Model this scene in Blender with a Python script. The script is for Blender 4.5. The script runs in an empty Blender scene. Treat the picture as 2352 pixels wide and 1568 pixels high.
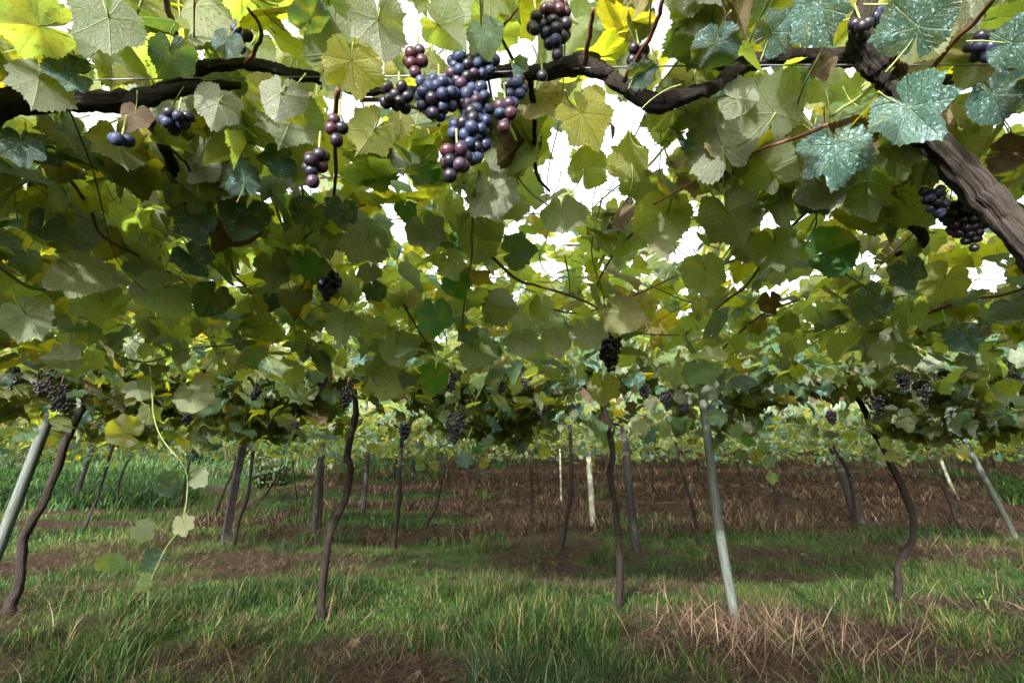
import bpy, math, random
import numpy as np
from mathutils import Vector, Matrix

R = math.radians
rng = np.random.default_rng(11)
random.seed(5)
S = bpy.context.scene
C = S.collection

# ------------------------------------------------------------------ camera
CAMZ, PITCH, FPX = 0.95, R(17), 1110.0
cam_d = bpy.data.cameras.new('camera')
cam_d.sensor_width = 36.0
cam_d.lens = 17.0
cam_d.clip_start = 0.02
cam_d.clip_end = 3000
cam = bpy.data.objects.new('camera', cam_d)
cam.location = (0, 0, CAMZ)
cam.rotation_euler = (R(90) + PITCH, 0, 0)
C.objects.link(cam)
S.camera = cam

# ------------------------------------------------------------------ world, sun, exposure
SUN_EL, SUN_AZ = R(15.5), R(-158)          # azimuth measured from +Y towards +X: low behind the camera, standing in for its flash
EXPOSURE = 2.5
w = bpy.data.worlds.new('World'); S.world = w; w.use_nodes = True
nt = w.node_tree
bg = nt.nodes['Background']
sky = nt.nodes.new('ShaderNodeTexSky')
sky.sky_type = 'NISHITA'; sky.sun_disc = False
sky.sun_elevation = SUN_EL; sky.sun_rotation = SUN_AZ
sky.air_density = 1.0; sky.dust_density = 5.0; sky.ozone_density = 0.6
hs = nt.nodes.new('ShaderNodeHueSaturation'); hs.inputs['Saturation'].default_value = 0.22
nt.links.new(sky.outputs[0], hs.inputs['Color'])
nt.links.new(hs.outputs[0], bg.inputs['Color'])
bg.inputs['Strength'].default_value = 0.15
sun_d = bpy.data.lights.new('sun', 'SUN')
sun_d.energy = 2.0; sun_d.angle = R(1.0); sun_d.color = (1.0, 0.96, 0.9)
sun = bpy.data.objects.new('sun', sun_d); C.objects.link(sun)
sd = Vector((math.sin(SUN_AZ) * math.cos(SUN_EL), math.cos(SUN_AZ) * math.cos(SUN_EL), math.sin(SUN_EL)))
sun.rotation_euler = sd.to_track_quat('Z', 'Y').to_euler()
S.view_settings.view_transform = 'Standard'
S.view_settings.look = 'None'
S.view_settings.exposure = EXPOSURE
S.view_settings.gamma = 1.0
S.view_settings.use_curve_mapping = False
S.cycles.use_denoising = True
S.cycles.max_bounces = 9
S.cycles.diffuse_bounces = 6
S.cycles.transmission_bounces = 6
S.cycles.glossy_bounces = 2
S.cycles.caustics_reflective = False
S.cycles.caustics_refractive = False

# ------------------------------------------------------------------ geometry of the place
SP, CP = math.sin(PITCH), math.cos(PITCH)
TY = np.array([-40, -5, 0, 4, 8, 12, 16, 20, 28, 40, 60, 90, 200.])
TZ = np.array([0, 0, 0, 0, 0.0, .12, .6, 1.3, 2.9, 5.6, 12, 24, 50.])

_g = np.random.default_rng(3).random((64, 64))
def vnoise(x, y, s, off=0):
    x = np.asarray(x) * s + 100.3 + off * 7.1; y = np.asarray(y) * s + 50.7 + off * 3.3
    xi = np.floor(x).astype(int); yi = np.floor(y).astype(int); fx = x - xi; fy = y - yi
    fx = fx * fx * (3 - 2 * fx); fy = fy * fy * (3 - 2 * fy)
    a = _g[xi % 64, yi % 64]; b = _g[(xi + 1) % 64, yi % 64]; c = _g[xi % 64, (yi + 1) % 64]; d = _g[(xi + 1) % 64, (yi + 1) % 64]
    return (a * (1 - fx) + b * fx) * (1 - fy) + (c * (1 - fx) + d * fx) * fy
def fbm(x, y, s, off=0):
    return (vnoise(x, y, s, off) + .5 * vnoise(x, y, s * 2.1, off + 1) + .25 * vnoise(x, y, s * 4.3, off + 2)) / 1.75

def ground_z(x, y):
    x = np.asarray(x, float); y = np.asarray(y, float)
    z = np.interp(y, TY, TZ)
    ramp = np.clip((y - 2) / 3, 0, 1)
    z = z + (vnoise(x, y, .45, 4) - .5) * .16 * ramp + (vnoise(x, y, 1.3, 8) - .5) * .07
    z = z + .05 * np.cos((y - 4.4) * 2 * np.pi / 3.9) * ramp
    return z
def gz(x, y): return float(ground_z(x, y))

def ray(u, v):
    dx = (u - 1176) / FPX; dy = -(v - 784) / FPX
    return np.array([dx, CP - dy * SP, SP + dy * CP])
def at(u, v, Y):                          # the point seen there that stands Y metres ahead
    d = ray(u, v); t = Y / d[1]
    return np.array([0, 0, CAMZ]) + d * t
def hp(u, v, h):                          # the point seen there at height h
    d = ray(u, v); t = (h - CAMZ) / d[2]
    return np.array([0, 0, CAMZ]) + d * t
def gp(u, v):                             # the ground seen there
    d = ray(u, v)
    for t in np.arange(1.5, 90, .05):
        p = np.array([0, 0, CAMZ]) + d * t
        if p[2] < gz(p[0], p[1]): return p
    return p
def project(P):
    x = P[:, 0]; y = P[:, 1]; z = P[:, 2] - CAMZ
    dep = y * CP + z * SP; up = -y * SP + z * CP
    dep = np.where(dep < .05, .05, dep)
    return 1176 + FPX * x / dep, 784 - FPX * up / dep, dep
def wire_z(y):                            # height of the trellis
    y = np.asarray(y, float)
    return np.interp(y, [-5, 1.6, 4, 8, 400], [1.70, 1.72, 1.95, 1.97, 1.97]) + np.interp(y, TY, TZ)

# ------------------------------------------------------------------ object helpers
def tag(o, label=None, cat=None, group=None, kind=None):
    if label: o['label'] = label
    if cat: o['category'] = cat
    if group: o['group'] = group
    if kind: o['kind'] = kind
    return o
def empty(name, loc=(0, 0, 0)):
    o = bpy.data.objects.new(name, None); C.objects.link(o); o.location = loc
    o.empty_display_size = .1
    return o
def mesh_np(name, V, F, mats, fmat=None, uv=None, rnd=None, smooth=True):
    """V (n,3); F (m,3) triangles or (m,4)"""
    me = bpy.data.meshes.new(name)
    V = np.asarray(V, np.float32); F = np.asarray(F, np.int32)
    k = F.shape[1]
    me.vertices.add(len(V)); me.vertices.foreach_set('co', V.ravel())
    me.loops.add(F.size); me.loops.foreach_set('vertex_index', F.ravel())
    me.polygons.add(len(F)); me.polygons.foreach_set('loop_start', np.arange(0, F.size, k, dtype=np.int32))
    me.polygons.foreach_set('loop_total', np.full(len(F), k, np.int32))
    for m in mats: me.materials.append(m)
    if fmat is not None: me.polygons.foreach_set('material_index', np.asarray(fmat, np.int32))
    me.polygons.foreach_set('use_smooth', np.full(len(F), smooth, bool))
    if uv is not None:
        l = me.uv_layers.new(name='UVMap')
        l.data.foreach_set('uv', np.asarray(uv, np.float32)[F.ravel()].ravel())
    if rnd is not None:
        a = me.attributes.new('rnd', 'FLOAT', 'POINT'); a.data.foreach_set('value', np.asarray(rnd, np.float32))
    me.update(calc_edges=True)
    return me
def link(name, me, parent=None, loc=None):
    o = bpy.data.objects.new(name, me); C.objects.link(o)
    if parent is not None:
        o.parent = parent
        o.location = -Vector(parent.location) if loc is None else loc
    elif loc is not None: o.location = loc
    return o

def smooth_path(pts, n=6):
    P = [np.asarray(p, float) for p in pts]
    P = [2 * P[0] - P[1]] + P + [2 * P[-1] - P[-2]]
    out = []
    for i in range(1, len(P) - 2):
        for s in range(n):
            t = s / n
            out.append(.5 * ((2 * P[i]) + (-P[i - 1] + P[i + 1]) * t + (2 * P[i - 1] - 5 * P[i] + 4 * P[i + 1] - P[i + 2]) * t * t + (-P[i - 1] + 3 * P[i] - 3 * P[i + 1] + P[i + 2]) * t ** 3))
    out.append(P[-2])
    return np.array(out)
def tube(pts, rad, sides=10, rough=0.0, n=6, seed=0, wob=0.0):
    """swept tube; rad scalar, or one radius per point of PTS; returns V, F(quads), UV"""
    P = smooth_path(pts, n)
    rad = np.full(len(pts), rad) if np.isscalar(rad) else np.asarray(rad, float)
    r = np.interp(np.linspace(0, len(pts) - 1, len(P)), np.arange(len(pts)), rad)
    g = np.random.default_rng(seed)
    if wob:
        k = np.cumsum(g.normal(0, wob, (len(P), 3)), 0) ; k -= np.linspace(0, 1, len(P))[:, None] * k[-1]
        P = P + k
    T = np.gradient(P, axis=0); T /= np.linalg.norm(T, axis=1)[:, None] + 1e-9
    ref = np.array([0, 0, 1.]) if abs(T[:, 2]).mean() < .8 else np.array([0, 1., 0])
    A = np.cross(T, ref); A /= np.linalg.norm(A, axis=1)[:, None] + 1e-9
    B = np.cross(T, A)
    th = np.arange(sides) * 2 * np.pi / sides
    L = np.concatenate([[0], np.cumsum(np.linalg.norm(np.diff(P, axis=0), axis=1))])
    m_ = max(2, len(P) // 5 + 2)
    slow = g.random((m_, sides)) - .5
    xi = np.linspace(0, m_ - 1, len(P)); i0 = np.minimum(xi.astype(int), m_ - 2); f_ = (xi - i0)[:, None]; f_ = f_ * f_ * (3 - 2 * f_)
    slow = slow[i0] * (1 - f_) + slow[i0 + 1] * f_
    ridge = 1 + rough * 1.2 * slow + rough * (.20 if n > 8 else .3) * (g.random((len(P), sides)) - .5)
    ks_ = np.arange(0, len(P) + 2 * n, max(4, n)); knot = 1 + rough * (.16 if n > 8 else .3) * np.interp(np.arange(len(P)), ks_, g.random(len(ks_)) - .3)
    rr = r[:, None] * ridge * knot[:, None]
    V = P[:, None, :] + rr[..., None] * (np.cos(th)[None, :, None] * A[:, None, :] + np.sin(th)[None, :, None] * B[:, None, :])
    uv = np.stack(np.broadcast_arrays(th[None, :] / (2 * np.pi) * 1.0, L[:, None]), -1).reshape(-1, 2)
    n_ = len(P); i = np.arange(n_ - 1)[:, None] * sides; j = np.arange(sides)[None, :]
    F = np.stack([i + j, i + (j + 1) % sides, i + sides + (j + 1) % sides, i + sides + j], -1).reshape(-1, 4)
    V = V.reshape(-1, 3)
    c0 = len(V); V = np.vstack([V, P[0], P[-1]]); uv = np.vstack([uv, [0, 0], [0, L[-1]]])
    j = np.arange(sides)
    cap0 = np.stack([(j + 1) % sides, j, np.full(sides, c0), np.full(sides, c0)], -1)
    b = (n_ - 1) * sides
    cap1 = np.stack([b + j, b + (j + 1) % sides, np.full(sides, c0 + 1), np.full(sides, c0 + 1)], -1)
    T3 = np.vstack([F[:, [0, 1, 2]], F[:, [0, 2, 3]], cap0[:, :3], cap1[:, :3]])
    return V, T3, uv
def join(parts):
    V, F, U, off = [], [], [], 0
    for v, f, u in parts:
        V.append(v); F.append(f + off); U.append(u); off += len(v)
    return np.vstack(V), np.vstack(F), np.vstack(U)

# ------------------------------------------------------------------ materials
def new_mat(name):
    m = bpy.data.materials.new(name); m.use_nodes = True
    t = m.node_tree; t.nodes.clear()
    return m, t
class NB:
    def __init__(s, t): s.t = t
    def n(s, kind, **kw):
        x = s.t.nodes.new(kind)
        for k, v in kw.items(): setattr(x, k, v)
        return x
    def put(s, sock, val):
        if hasattr(val, 'is_output'): s.t.links.new(val, sock)
        else: sock.default_value = val
    def math(s, op, a, b=None, c=None, clamp=False):
        x = s.n('ShaderNodeMath', operation=op, use_clamp=clamp)
        s.put(x.inputs[0], a)
        if b is not None: s.put(x.inputs[1], b)
        if c is not None: s.put(x.inputs[2], c)
        return x.outputs[0]
    def mix(s, f, a, b, blend='MIX'):
        x = s.n('ShaderNodeMix', data_type='RGBA', blend_type=blend)
        s.put(x.inputs[0], f); s.put(x.inputs[6], a if hasattr(a, 'is_output') else (*a, 1)); s.put(x.inputs[7], b if hasattr(b, 'is_output') else (*b, 1))
        return x.outputs[2]
    def ramp(s, f, stops, interp='LINEAR'):
        x = s.n('ShaderNodeValToRGB'); s.put(x.inputs[0], f)
        e = x.color_ramp; e.interpolation = interp
        while len(e.elements) < len(stops): e.elements.new(.5)
        for q, (p, c) in zip(e.elements, stops): q.position = p; q.color = (*c, 1)
        return x.outputs[0]
    def noise(s, vec=None, scale=5, detail=3, rough=.55, w=None):
        x = s.n('ShaderNodeTexNoise'); x.inputs['Scale'].default_value = scale
        x.inputs['Detail'].default_value = detail; x.inputs['Roughness'].default_value = rough
        if w is not None: x.noise_dimensions = '4D'; s.put(x.inputs['W'], w)
        if vec is not None: s.put(x.inputs['Vector'], vec)
        return x.outputs['Fac']
    def smooth(s, v, a, b, lo=0., hi=1.):
        x = s.n('ShaderNodeMapRange', interpolation_type='SMOOTHSTEP')
        s.put(x.inputs[0], v); x.inputs[1].default_value = a; x.inputs[2].default_value = b
        x.inputs[3].default_value = lo; x.inputs[4].default_value = hi
        return x.outputs[0]

def leaf_mat(name, top_stops, under_stops, trans_stops, dust=.3, trans=.45, rough=.42, spots=.8, under_dust=.0):
    m, t = new_mat(name); b = NB(t)
    out = b.n('ShaderNodeOutputMaterial')
    uv = b.n('ShaderNodeUVMap').outputs[0]
    sep = b.n('ShaderNodeSeparateXYZ'); b.put(sep.inputs[0], uv)
    x, y = sep.outputs[0], sep.outputs[1]
    oi = b.n('ShaderNodeObjectInfo').outputs['Random']
    at_ = b.n('ShaderNodeAttribute', attribute_name='rnd').outputs['Fac']
    rnd = b.math('FRACT', b.math('ADD', oi, at_))
    W = b.math('MULTIPLY', rnd, 57.0)
    th = b.math('ABSOLUTE', b.math('ARCTAN2', x, y))
    wob = b.noise(uv, 2.5, 2, w=W)
    th = b.math('ADD', th, b.math('MULTIPLY', b.math('SUBTRACT', wob, .5), .12))
    pp = b.math('PINGPONG', th, R(25))
    r = b.math('SQRT', b.math('ADD', b.math('MULTIPLY', x, x), b.math('MULTIPLY', y, y)))
    cr = b.math('MULTIPLY', r, b.math('SINE', pp)); al = b.math('MULTIPLY', r, b.math('COSINE', pp))
    main = b.smooth(cr, .008, .022, 1., 0.)
    fr = b.math('FRACT', b.math('MULTIPLY', b.math('SUBTRACT', al, b.math('MULTIPLY', cr, 1.15)), 6.5))
    sec = b.smooth(b.math('ABSOLUTE', b.math('SUBTRACT', fr, .5)), .42, .5)
    vn = b.n('ShaderNodeTexVoronoi', feature='DISTANCE_TO_EDGE'); b.put(vn.inputs['Vector'], uv); vn.inputs['Scale'].default_value = 22
    net = b.smooth(vn.outputs[0], .0, .08, 1., 0.)
    vein = b.math('MAXIMUM', main, b.math('MAXIMUM', b.math('MULTIPLY', sec, .55), b.math('MULTIPLY', net, .22)))
    big = b.noise(uv, 1.7, 4, w=W)
    fine = b.noise(uv, 14, 3, .7, w=W)
    edge = b.smooth(b.math('ADD', r, b.math('MULTIPLY', b.math('SUBTRACT', big, .5), 1.1)), .82, 1.08)
    edge = b.math('MULTIPLY', edge, b.smooth(rnd, .45, .95))
    spot = b.math('MULTIPLY', b.smooth(b.noise(uv, 5.5, 3, .6, w=W), .61, .67), b.smooth(b.math('FRACT', b.math('MULTIPLY', rnd, 7.3)), .5, .9))
    dead = b.math('MAXIMUM', edge, spot)
    dead = b.math('MULTIPLY', dead, spots)
    top = b.ramp(rnd, top_stops); und = b.ramp(rnd, under_stops); trc = b.ramp(rnd, trans_stops)
    varf = b.math('MULTIPLY', b.math('SUBTRACT', big, .5), 1.0)
    top = b.mix(b.math('MULTIPLY', b.smooth(big, .5, .7), .35), top, (.13, .16, .02))
    top = b.mix(b.math('MULTIPLY', fine, .5), top, (.015, .05, .03))
    top = b.mix(b.math('MULTIPLY', vein, .3), top, (.11, .18, .08))
    # dried spray: pale blue flecks gathered along veins and in drifts
    sp = b.noise(uv, 15, 3, .75, w=W); drift = b.noise(uv, 3.1, 2, w=W)
    fl = b.smooth(b.math('ADD', sp, b.math('MULTIPLY', b.math('SUBTRACT', drift, .5), .35)), .57, .66)
    flt = b.math('MULTIPLY', b.math('MAXIMUM', fl, b.math('MULTIPLY', b.smooth(drift, .45, .8), .14)), dust, clamp=True)
    top = b.mix(flt, top, (.34, .50, .52))
    und = b.mix(b.math('MULTIPLY', b.smooth(fine, .38, .66), .55), und, (.085, .10, .05))
    und = b.mix(b.smooth(big, .42, .62, 0, .35), und, (.19, .20, .12))
    und = b.mix(b.math('MULTIPLY', vein, .35), und, (.28, .32, .15))
    und = b.mix(b.math('MULTIPLY', fl, under_dust, clamp=True), und, (.50, .62, .60))
    brown = b.mix(fine, (.05, .022, .010), (.20, .10, .045))
    top = b.mix(dead, top, brown); und = b.mix(dead, und, brown)
    trc = b.mix(b.math('MULTIPLY', vein, .45), trc, (.16, .22, .02))
    trc = b.mix(dead, trc, (.10, .035, .008))
    trc = b.mix(b.smooth(big, .48, .68, 0, .75), trc, (.60, .56, .03))
    trc = b.mix(b.smooth(fine, .45, .7, 0, .45), trc, (.16, .24, .02))
    geo = b.n('ShaderNodeNewGeometry').outputs['Backfacing']
    col = b.mix(geo, top, und)
    bs = b.n('ShaderNodeBsdfPrincipled'); b.put(bs.inputs['Base Color'], col)
    rg = b.math('ADD', rough, b.math('MULTIPLY', geo, .3)); b.put(bs.inputs['Roughness'], rg)
    bs.inputs['Specular IOR Level'].default_value = .45
    bm = b.n('ShaderNodeBump'); bm.inputs['Strength'].default_value = .8; bm.inputs['Distance'].default_value = .006
    b.put(bm.inputs['Height'], b.math('SUBTRACT', b.math('MULTIPLY', fine, .6), b.math('MULTIPLY', vein, .7)))
    b.put(bs.inputs['Normal'], bm.outputs[0])
    tr = b.n('ShaderNodeBsdfTranslucent'); b.put(tr.inputs['Color'], trc)
    ms = b.n('ShaderNodeMixShader'); ms.inputs[0].default_value = trans
    t.links.new(bs.outputs[0], ms.inputs[1]); t.links.new(tr.outputs[0], ms.inputs[2])
    t.links.new(ms.outputs[0], out.inputs[0])
    return m

G1, G2, G3 = (.042, .105, .065), (.06, .125, .055), (.11, .16, .03)
U1, U2, U3 = (.16, .195, .135), (.20, .23, .165), (.20, .22, .12)
T1, T2, T3 = (.46, .66, .09), (.60, .74, .08), (.72, .68, .02)
M_green = leaf_mat('vine_leaf_green', [(0, G1), (.6, G2), (.88, G3), (1, (.16, .13, .02))],
                   [(0, U1), (.6, U2), (.88, U3), (1, (.22, .18, .06))], [(0, T1), (.6, T2), (.88, T3), (1, (.40, .27, .03))], dust=.5, trans=.45)
M_dust = leaf_mat('vine_leaf_sprayed', [(0, (.025, .068, .058)), (1, (.04, .10, .078))], [(0, (.17, .21, .17)), (1, (.2, .24, .18))],
                  [(0, (.15, .28, .04)), (1, (.2, .32, .04))], dust=1.0, trans=.25, rough=.35, spots=.15, under_dust=.6)
M_pale = leaf_mat('vine_leaf_pale_underside', [(0, (.05, .10, .04)), (1, (.07, .12, .05))], [(0, (.19, .215, .16)), (1, (.26, .275, .22))],
                  [(0, (.30, .42, .05)), (1, (.42, .52, .07))], dust=.5, trans=.38, spots=.25, under_dust=.45)
M_plain = leaf_mat('vine_leaf_young_green', [(0, (.02, .10, .025)), (1, (.035, .14, .03))], [(0, (.12, .2, .07)), (1, (.16, .24, .08))],
                   [(0, (.15, .42, .03)), (1, (.25, .5, .03))], dust=.06, trans=.4, rough=.5, spots=.05)
M_yellow = leaf_mat('vine_leaf_yellowed_and_lit', [(0, (.18, .2, .02)), (1, (.34, .27, .02))], [(0, (.17, .20, .05)), (.7, (.22, .22, .05)), (1, (.34, .27, .05))],
                    [(0, (.46, .58, .02)), (.7, (.60, .62, .02)), (1, (.85, .62, .02))], dust=.45, trans=.52, spots=.9)  # yellowed leaves; light shining through is partly put into these colours
M_dry = leaf_mat('vine_leaf_dry', [(0, (.10, .045, .025)), (1, (.20, .11, .065))], [(0, (.13, .06, .035)), (1, (.22, .13, .08))],
                 [(0, (.2, .07, .02)), (1, (.35, .15, .04))], dust=.1, trans=.22, rough=.7, spots=.6)

def simple_mat(name, c1, c2, scale=8, rough=.7, bump=.3, stretch=(1, 1, 1), spec=.3, uvs=False, dist=.004, trans=0, use_rnd=False):
    m, t = new_mat(name); b = NB(t)
    out = b.n('ShaderNodeOutputMaterial')
    tc = b.n('ShaderNodeTexCoord').outputs['UV' if uvs else 'Object']
    mp = b.n('ShaderNodeMapping'); b.put(mp.inputs['Vector'], tc); mp.inputs['Scale'].default_value = stretch
    f = b.noise(mp.outputs[0], scale, 5, .65)
    if use_rnd:
        oi = b.n('ShaderNodeObjectInfo').outputs['Random']
        a = b.n('ShaderNodeAttribute', attribute_name='rnd').outputs['Fac']
        rv = b.math('FRACT', b.math('ADD', oi, a))
        col = b.mix(b.smooth(rv, 0, 1), c1, c2)
    else:
        col = b.mix(b.smooth(f, .3, .7), c1, c2)
    bs = b.n('ShaderNodeBsdfPrincipled'); b.put(bs.inputs['Base Color'], col)
    bs.inputs['Roughness'].default_value = rough; bs.inputs['Specular IOR Level'].default_value = spec
    if bump:
        bm = b.n('ShaderNodeBump'); bm.inputs['Strength'].default_value = bump; bm.inputs['Distance'].default_value = dist
        b.put(bm.inputs['Height'], f); b.put(bs.inputs['Normal'], bm.outputs[0])
    if trans:
        tr = b.n('ShaderNodeBsdfTranslucent'); b.put(tr.inputs['Color'], col)
        ms = b.n('ShaderNodeMixShader'); ms.inputs[0].default_value = trans
        t.links.new(bs.outputs[0], ms.inputs[1]); t.links.new(tr.outputs[0], ms.inputs[2]); t.links.new(ms.outputs[0], out.inputs[0])
    else: t.links.new(bs.outputs[0], out.inputs[0])
    return m
M_bark = simple_mat('vine_bark', (.004, .003, .0022), (.024, .0145, .011), 6, .85, 1.0, (4, 2.5, 1), uvs=True, dist=.012)
M_barkr = simple_mat('vine_bark_pale', (.005, .0035, .003), (.060, .046, .037), 5, .85, 1.0, (5.5, 1.0, 1), uvs=True, dist=.02)
M_cane = simple_mat('cane_bark', (.07, .028, .016), (.17, .075, .045), 12, .6, .3, (3, 6, 1), uvs=True)
M_green_cane = simple_mat('green_cane', (.14, .17, .05), (.22, .26, .08), 9, .5, .2, (3, 6, 1), uvs=True)
M_petiole = simple_mat('petiole', (.16, .19, .05), (.25, .27, .08), 30, .5, 0)
M_post_g = simple_mat('weathered_post_grey_green', (.03, .038, .034), (.10, .118, .105), 5, .75, .5, (10, 1.2, 1), uvs=True)
M_post_d = simple_mat('weathered_post_dark', (.011, .010, .010), (.042, .037, .036), 5, .85, .6, (9, 1.5, 1), uvs=True)
M_post_p = simple_mat('weathered_post_pale', (.14, .15, .11), (.27, .28, .22), 5, .75, .5, (9, 1.2, 1), uvs=True)
M_wire, _t = new_mat('galvanised_wire'); _b = NB(_t); _o = _b.n('ShaderNodeOutputMaterial'); _p = _b.n('ShaderNodeBsdfPrincipled')
_p.inputs['Base Color'].default_value = (.16, .17, .18, 1); _p.inputs['Metallic'].default_value = .5; _p.inputs['Roughness'].default_value = .45
_t.links.new(_p.outputs[0], _o.inputs[0])

def grape_mat(name, c1, c2, bloom, bl=.5):
    m, t = new_mat(name); b = NB(t)
    out = b.n('ShaderNodeOutputMaterial')
    tc = b.n('ShaderNodeTexCoord').outputs['Object']
    oi = b.n('ShaderNodeObjectInfo').outputs['Random']
    W = b.math('MULTIPLY', oi, 31.)
    col = b.mix(oi, c1, c2)
    f = b.noise(tc, 110, 4, .6, w=W)
    f2 = b.noise(tc, 600, 2, .6, w=W)
    k = b.math('MULTIPLY', b.smooth(b.math('ADD', f, b.math('MULTIPLY', f2, .2)), .42, .75), bl)
    col = b.mix(k, col, bloom)
    bs = b.n('ShaderNodeBsdfPrincipled'); b.put(bs.inputs['Base Color'], col)
    b.put(bs.inputs['Roughness'], b.math('ADD', .27, b.math('MULTIPLY', k, .6)))
    bs.inputs['Specular IOR Level'].default_value = .35
    bs.inputs['Subsurface Weight'].default_value = 0.0
    t.links.new(bs.outputs[0], out.inputs[0])
    return m
M_blue = grape_mat('grape_blue', (.006, .008, .020), (.014, .019, .045), (.026, .038, .085), .75)
M_purple = grape_mat('grape_purple', (.016, .007, .018), (.03, .011, .024), (.036, .028, .055), .5)
M_red = grape_mat('grape_wine_red', (.022, .005, .009), (.042, .008, .013), (.05, .028, .04), .5)
M_black = grape_mat('grape_black', (.005, .004, .007), (.012, .007, .012), (.025, .027, .045), .35)

# ------------------------------------------------------------------ leaf templates
def leaf_template(nedge=44, rings=2, seed=0, petiole=True, teeth=True, lobes=(.05, .85)):
    g = np.random.default_rng(seed)
    th = np.linspace(-np.pi, np.pi, nedge, endpoint=False)
    a = np.abs(th)
    keys = np.radians([0, 8, 27, 43, 50, 58, 78, 94, 101, 110, 130, 150, 166, 173, 180])
    lobed = np.array([1.0, .93, .70, .82, .90, .84, .66, .74, .79, .74, .64, .66, .60, .45, .10]) * (1 + g.normal(0, .05, 15))
    full = np.array([1.0, .95, .86, .86, .88, .86, .80, .80, .80, .78, .72, .68, .58, .42, .10])
    lob = g.uniform(*lobes)
    vals = lobed * lob + full * (1 - lob)
    wl = 1 + g.normal(0, .07, 15); wr = 1 + g.normal(0, .07, 15); wl[0] = wr[0] = 1
    r = np.where(th < 0, np.interp(a, keys, vals * wl), np.interp(a, keys, vals * wr))
    side = 1 + g.uniform(-.16, .16) * np.sin(th)
    r = r * side * (1 + .03 * np.sin(th * 3 + g.uniform(0, 6)))
    if teeth: r = r * (1 + np.where(np.arange(nedge) % 2 == 0, .03, -.03) * g.uniform(.3, 1.6, nedge) + g.normal(0, .012, nedge))
    bend = g.uniform(-.9, .9); ba = g.uniform(0, 6.28); bc, bs = math.cos(ba), math.sin(ba)
    ks = g.uniform(.0, .5); dr = g.uniform(-.1, .45); wv = g.uniform(.03, .12); ph = g.uniform(0, 6); k = g.integers(3, 6); curl = g.uniform(-.15, .45)
    def zf(x, y, rr, tt):
        return -.010 * rr * np.cos(np.minimum(np.abs(tt), 2.7) * 7.2) + bend * np.clip(x * bc + y * bs - .25, 0, 2) ** 2 + ks * np.abs(x) * .9 - dr * rr ** 2 * .6 + wv * np.sin(k * tt + ph) * rr ** 2 - curl * np.clip(y, 0, 2) ** 2 * .6 + curl * .3 * x * y
    V = [[0, 0, 0]]; U = [[0, 0]]
    fr = [(i + 1) / rings for i in range(rings)]
    for f in fr:
        rr = r * f if f == 1 else (r * .5 + r.mean() * .5) * f * np.where(a > 2.9, .45, 1)
        x = rr * np.sin(th); y = rr * np.cos(th)
        z = zf(x, y, rr, th)
        V += list(np.stack([x, y, z], -1)); U += list(np.stack([x, y], -1))
    F = []
    i = np.arange(nedge)
    # the sinus behind the petiole stays open
    for j in range(nedge):
        jn = (j + 1) % nedge
        F.append((0, 1 + jn, 1 + j))
        for q in range(rings - 1):
            A, B = 1 + q * nedge, 1 + (q + 1) * nedge
            F.append((A + j, A + jn, B + j)); F.append((A + jn, B + jn, B + j))
    V = np.array(V, float); U = np.array(U, float); F = np.array(F)
    # one winding everywhere: normals up
    n = np.cross(V[F[:, 1]] - V[F[:, 0]], V[F[:, 2]] - V[F[:, 0]])
    fl = np.sign(np.cross(U[F[:, 1]] - U[F[:, 0]], U[F[:, 2]] - U[F[:, 0]]))
    F[fl < 0] = F[fl < 0][:, ::-1]
    fm = np.zeros(len(F), int)
    if petiole:
        L = g.uniform(.7, 1.3)
        b_ = g.uniform(-.4, .4)
        pv, pf, pu = tube([(0, .02, -.012), (b_ * .2, -.25 * L, -.06 + .05 * L), (b_ * .7, -.6 * L, .22 * L), (b_, -.85 * L, .6 * L)], [.022, .018, .018, .026], 4, n=2)
        F = np.vstack([F, pf + len(V)]); V = np.vstack([V, pv]); U = np.vstack([U, pu]); fm = np.concatenate([fm, np.ones(len(pf), int)])
    return V, F, U, fm
NEAR_T = [leaf_template(84, 3, 100 + i) for i in range(16)]
MID_T = [leaf_template(36, 2, 200 + i, petiole=(i % 2 == 0), lobes=(.4, 1.15)) for i in range(8)]
FAR_T = [leaf_template(14, 1, 300 + i, petiole=False, teeth=False, lobes=(.7, 1.3)) for i in range(6)]

def orient(n, tilt_lo=15, tilt_hi=75, face_cam=0.0, pos=None, g=rng, up_bias=1.0):
    """rotation matrices for leaves: normal (local Z) roughly up and tilted, tip (local Y) falling downhill"""
    az = g.uniform(0, 2 * np.pi, n); tilt = np.radians(g.uniform(tilt_lo, tilt_hi, n))
    N = np.stack([np.sin(tilt) * np.cos(az), np.sin(tilt) * np.sin(az), np.cos(tilt)], -1)
    if face_cam and pos is not None:
        v = np.array([0, 0, CAMZ]) - pos; v /= np.linalg.norm(v, axis=1)[:, None]
        N = N * (1 - face_cam) + v * face_cam
        N /= np.linalg.norm(N, axis=1)[:, None]
    D = np.array([0, 0, -1.]) + g.normal(0, .45, (n, 3))
    D = D - (D * N).sum(1)[:, None] * N
    D /= np.linalg.norm(D, axis=1)[:, None] + 1e-9
    X = np.cross(D, N)
    return np.stack([X, D, N], -1)          # columns
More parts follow.
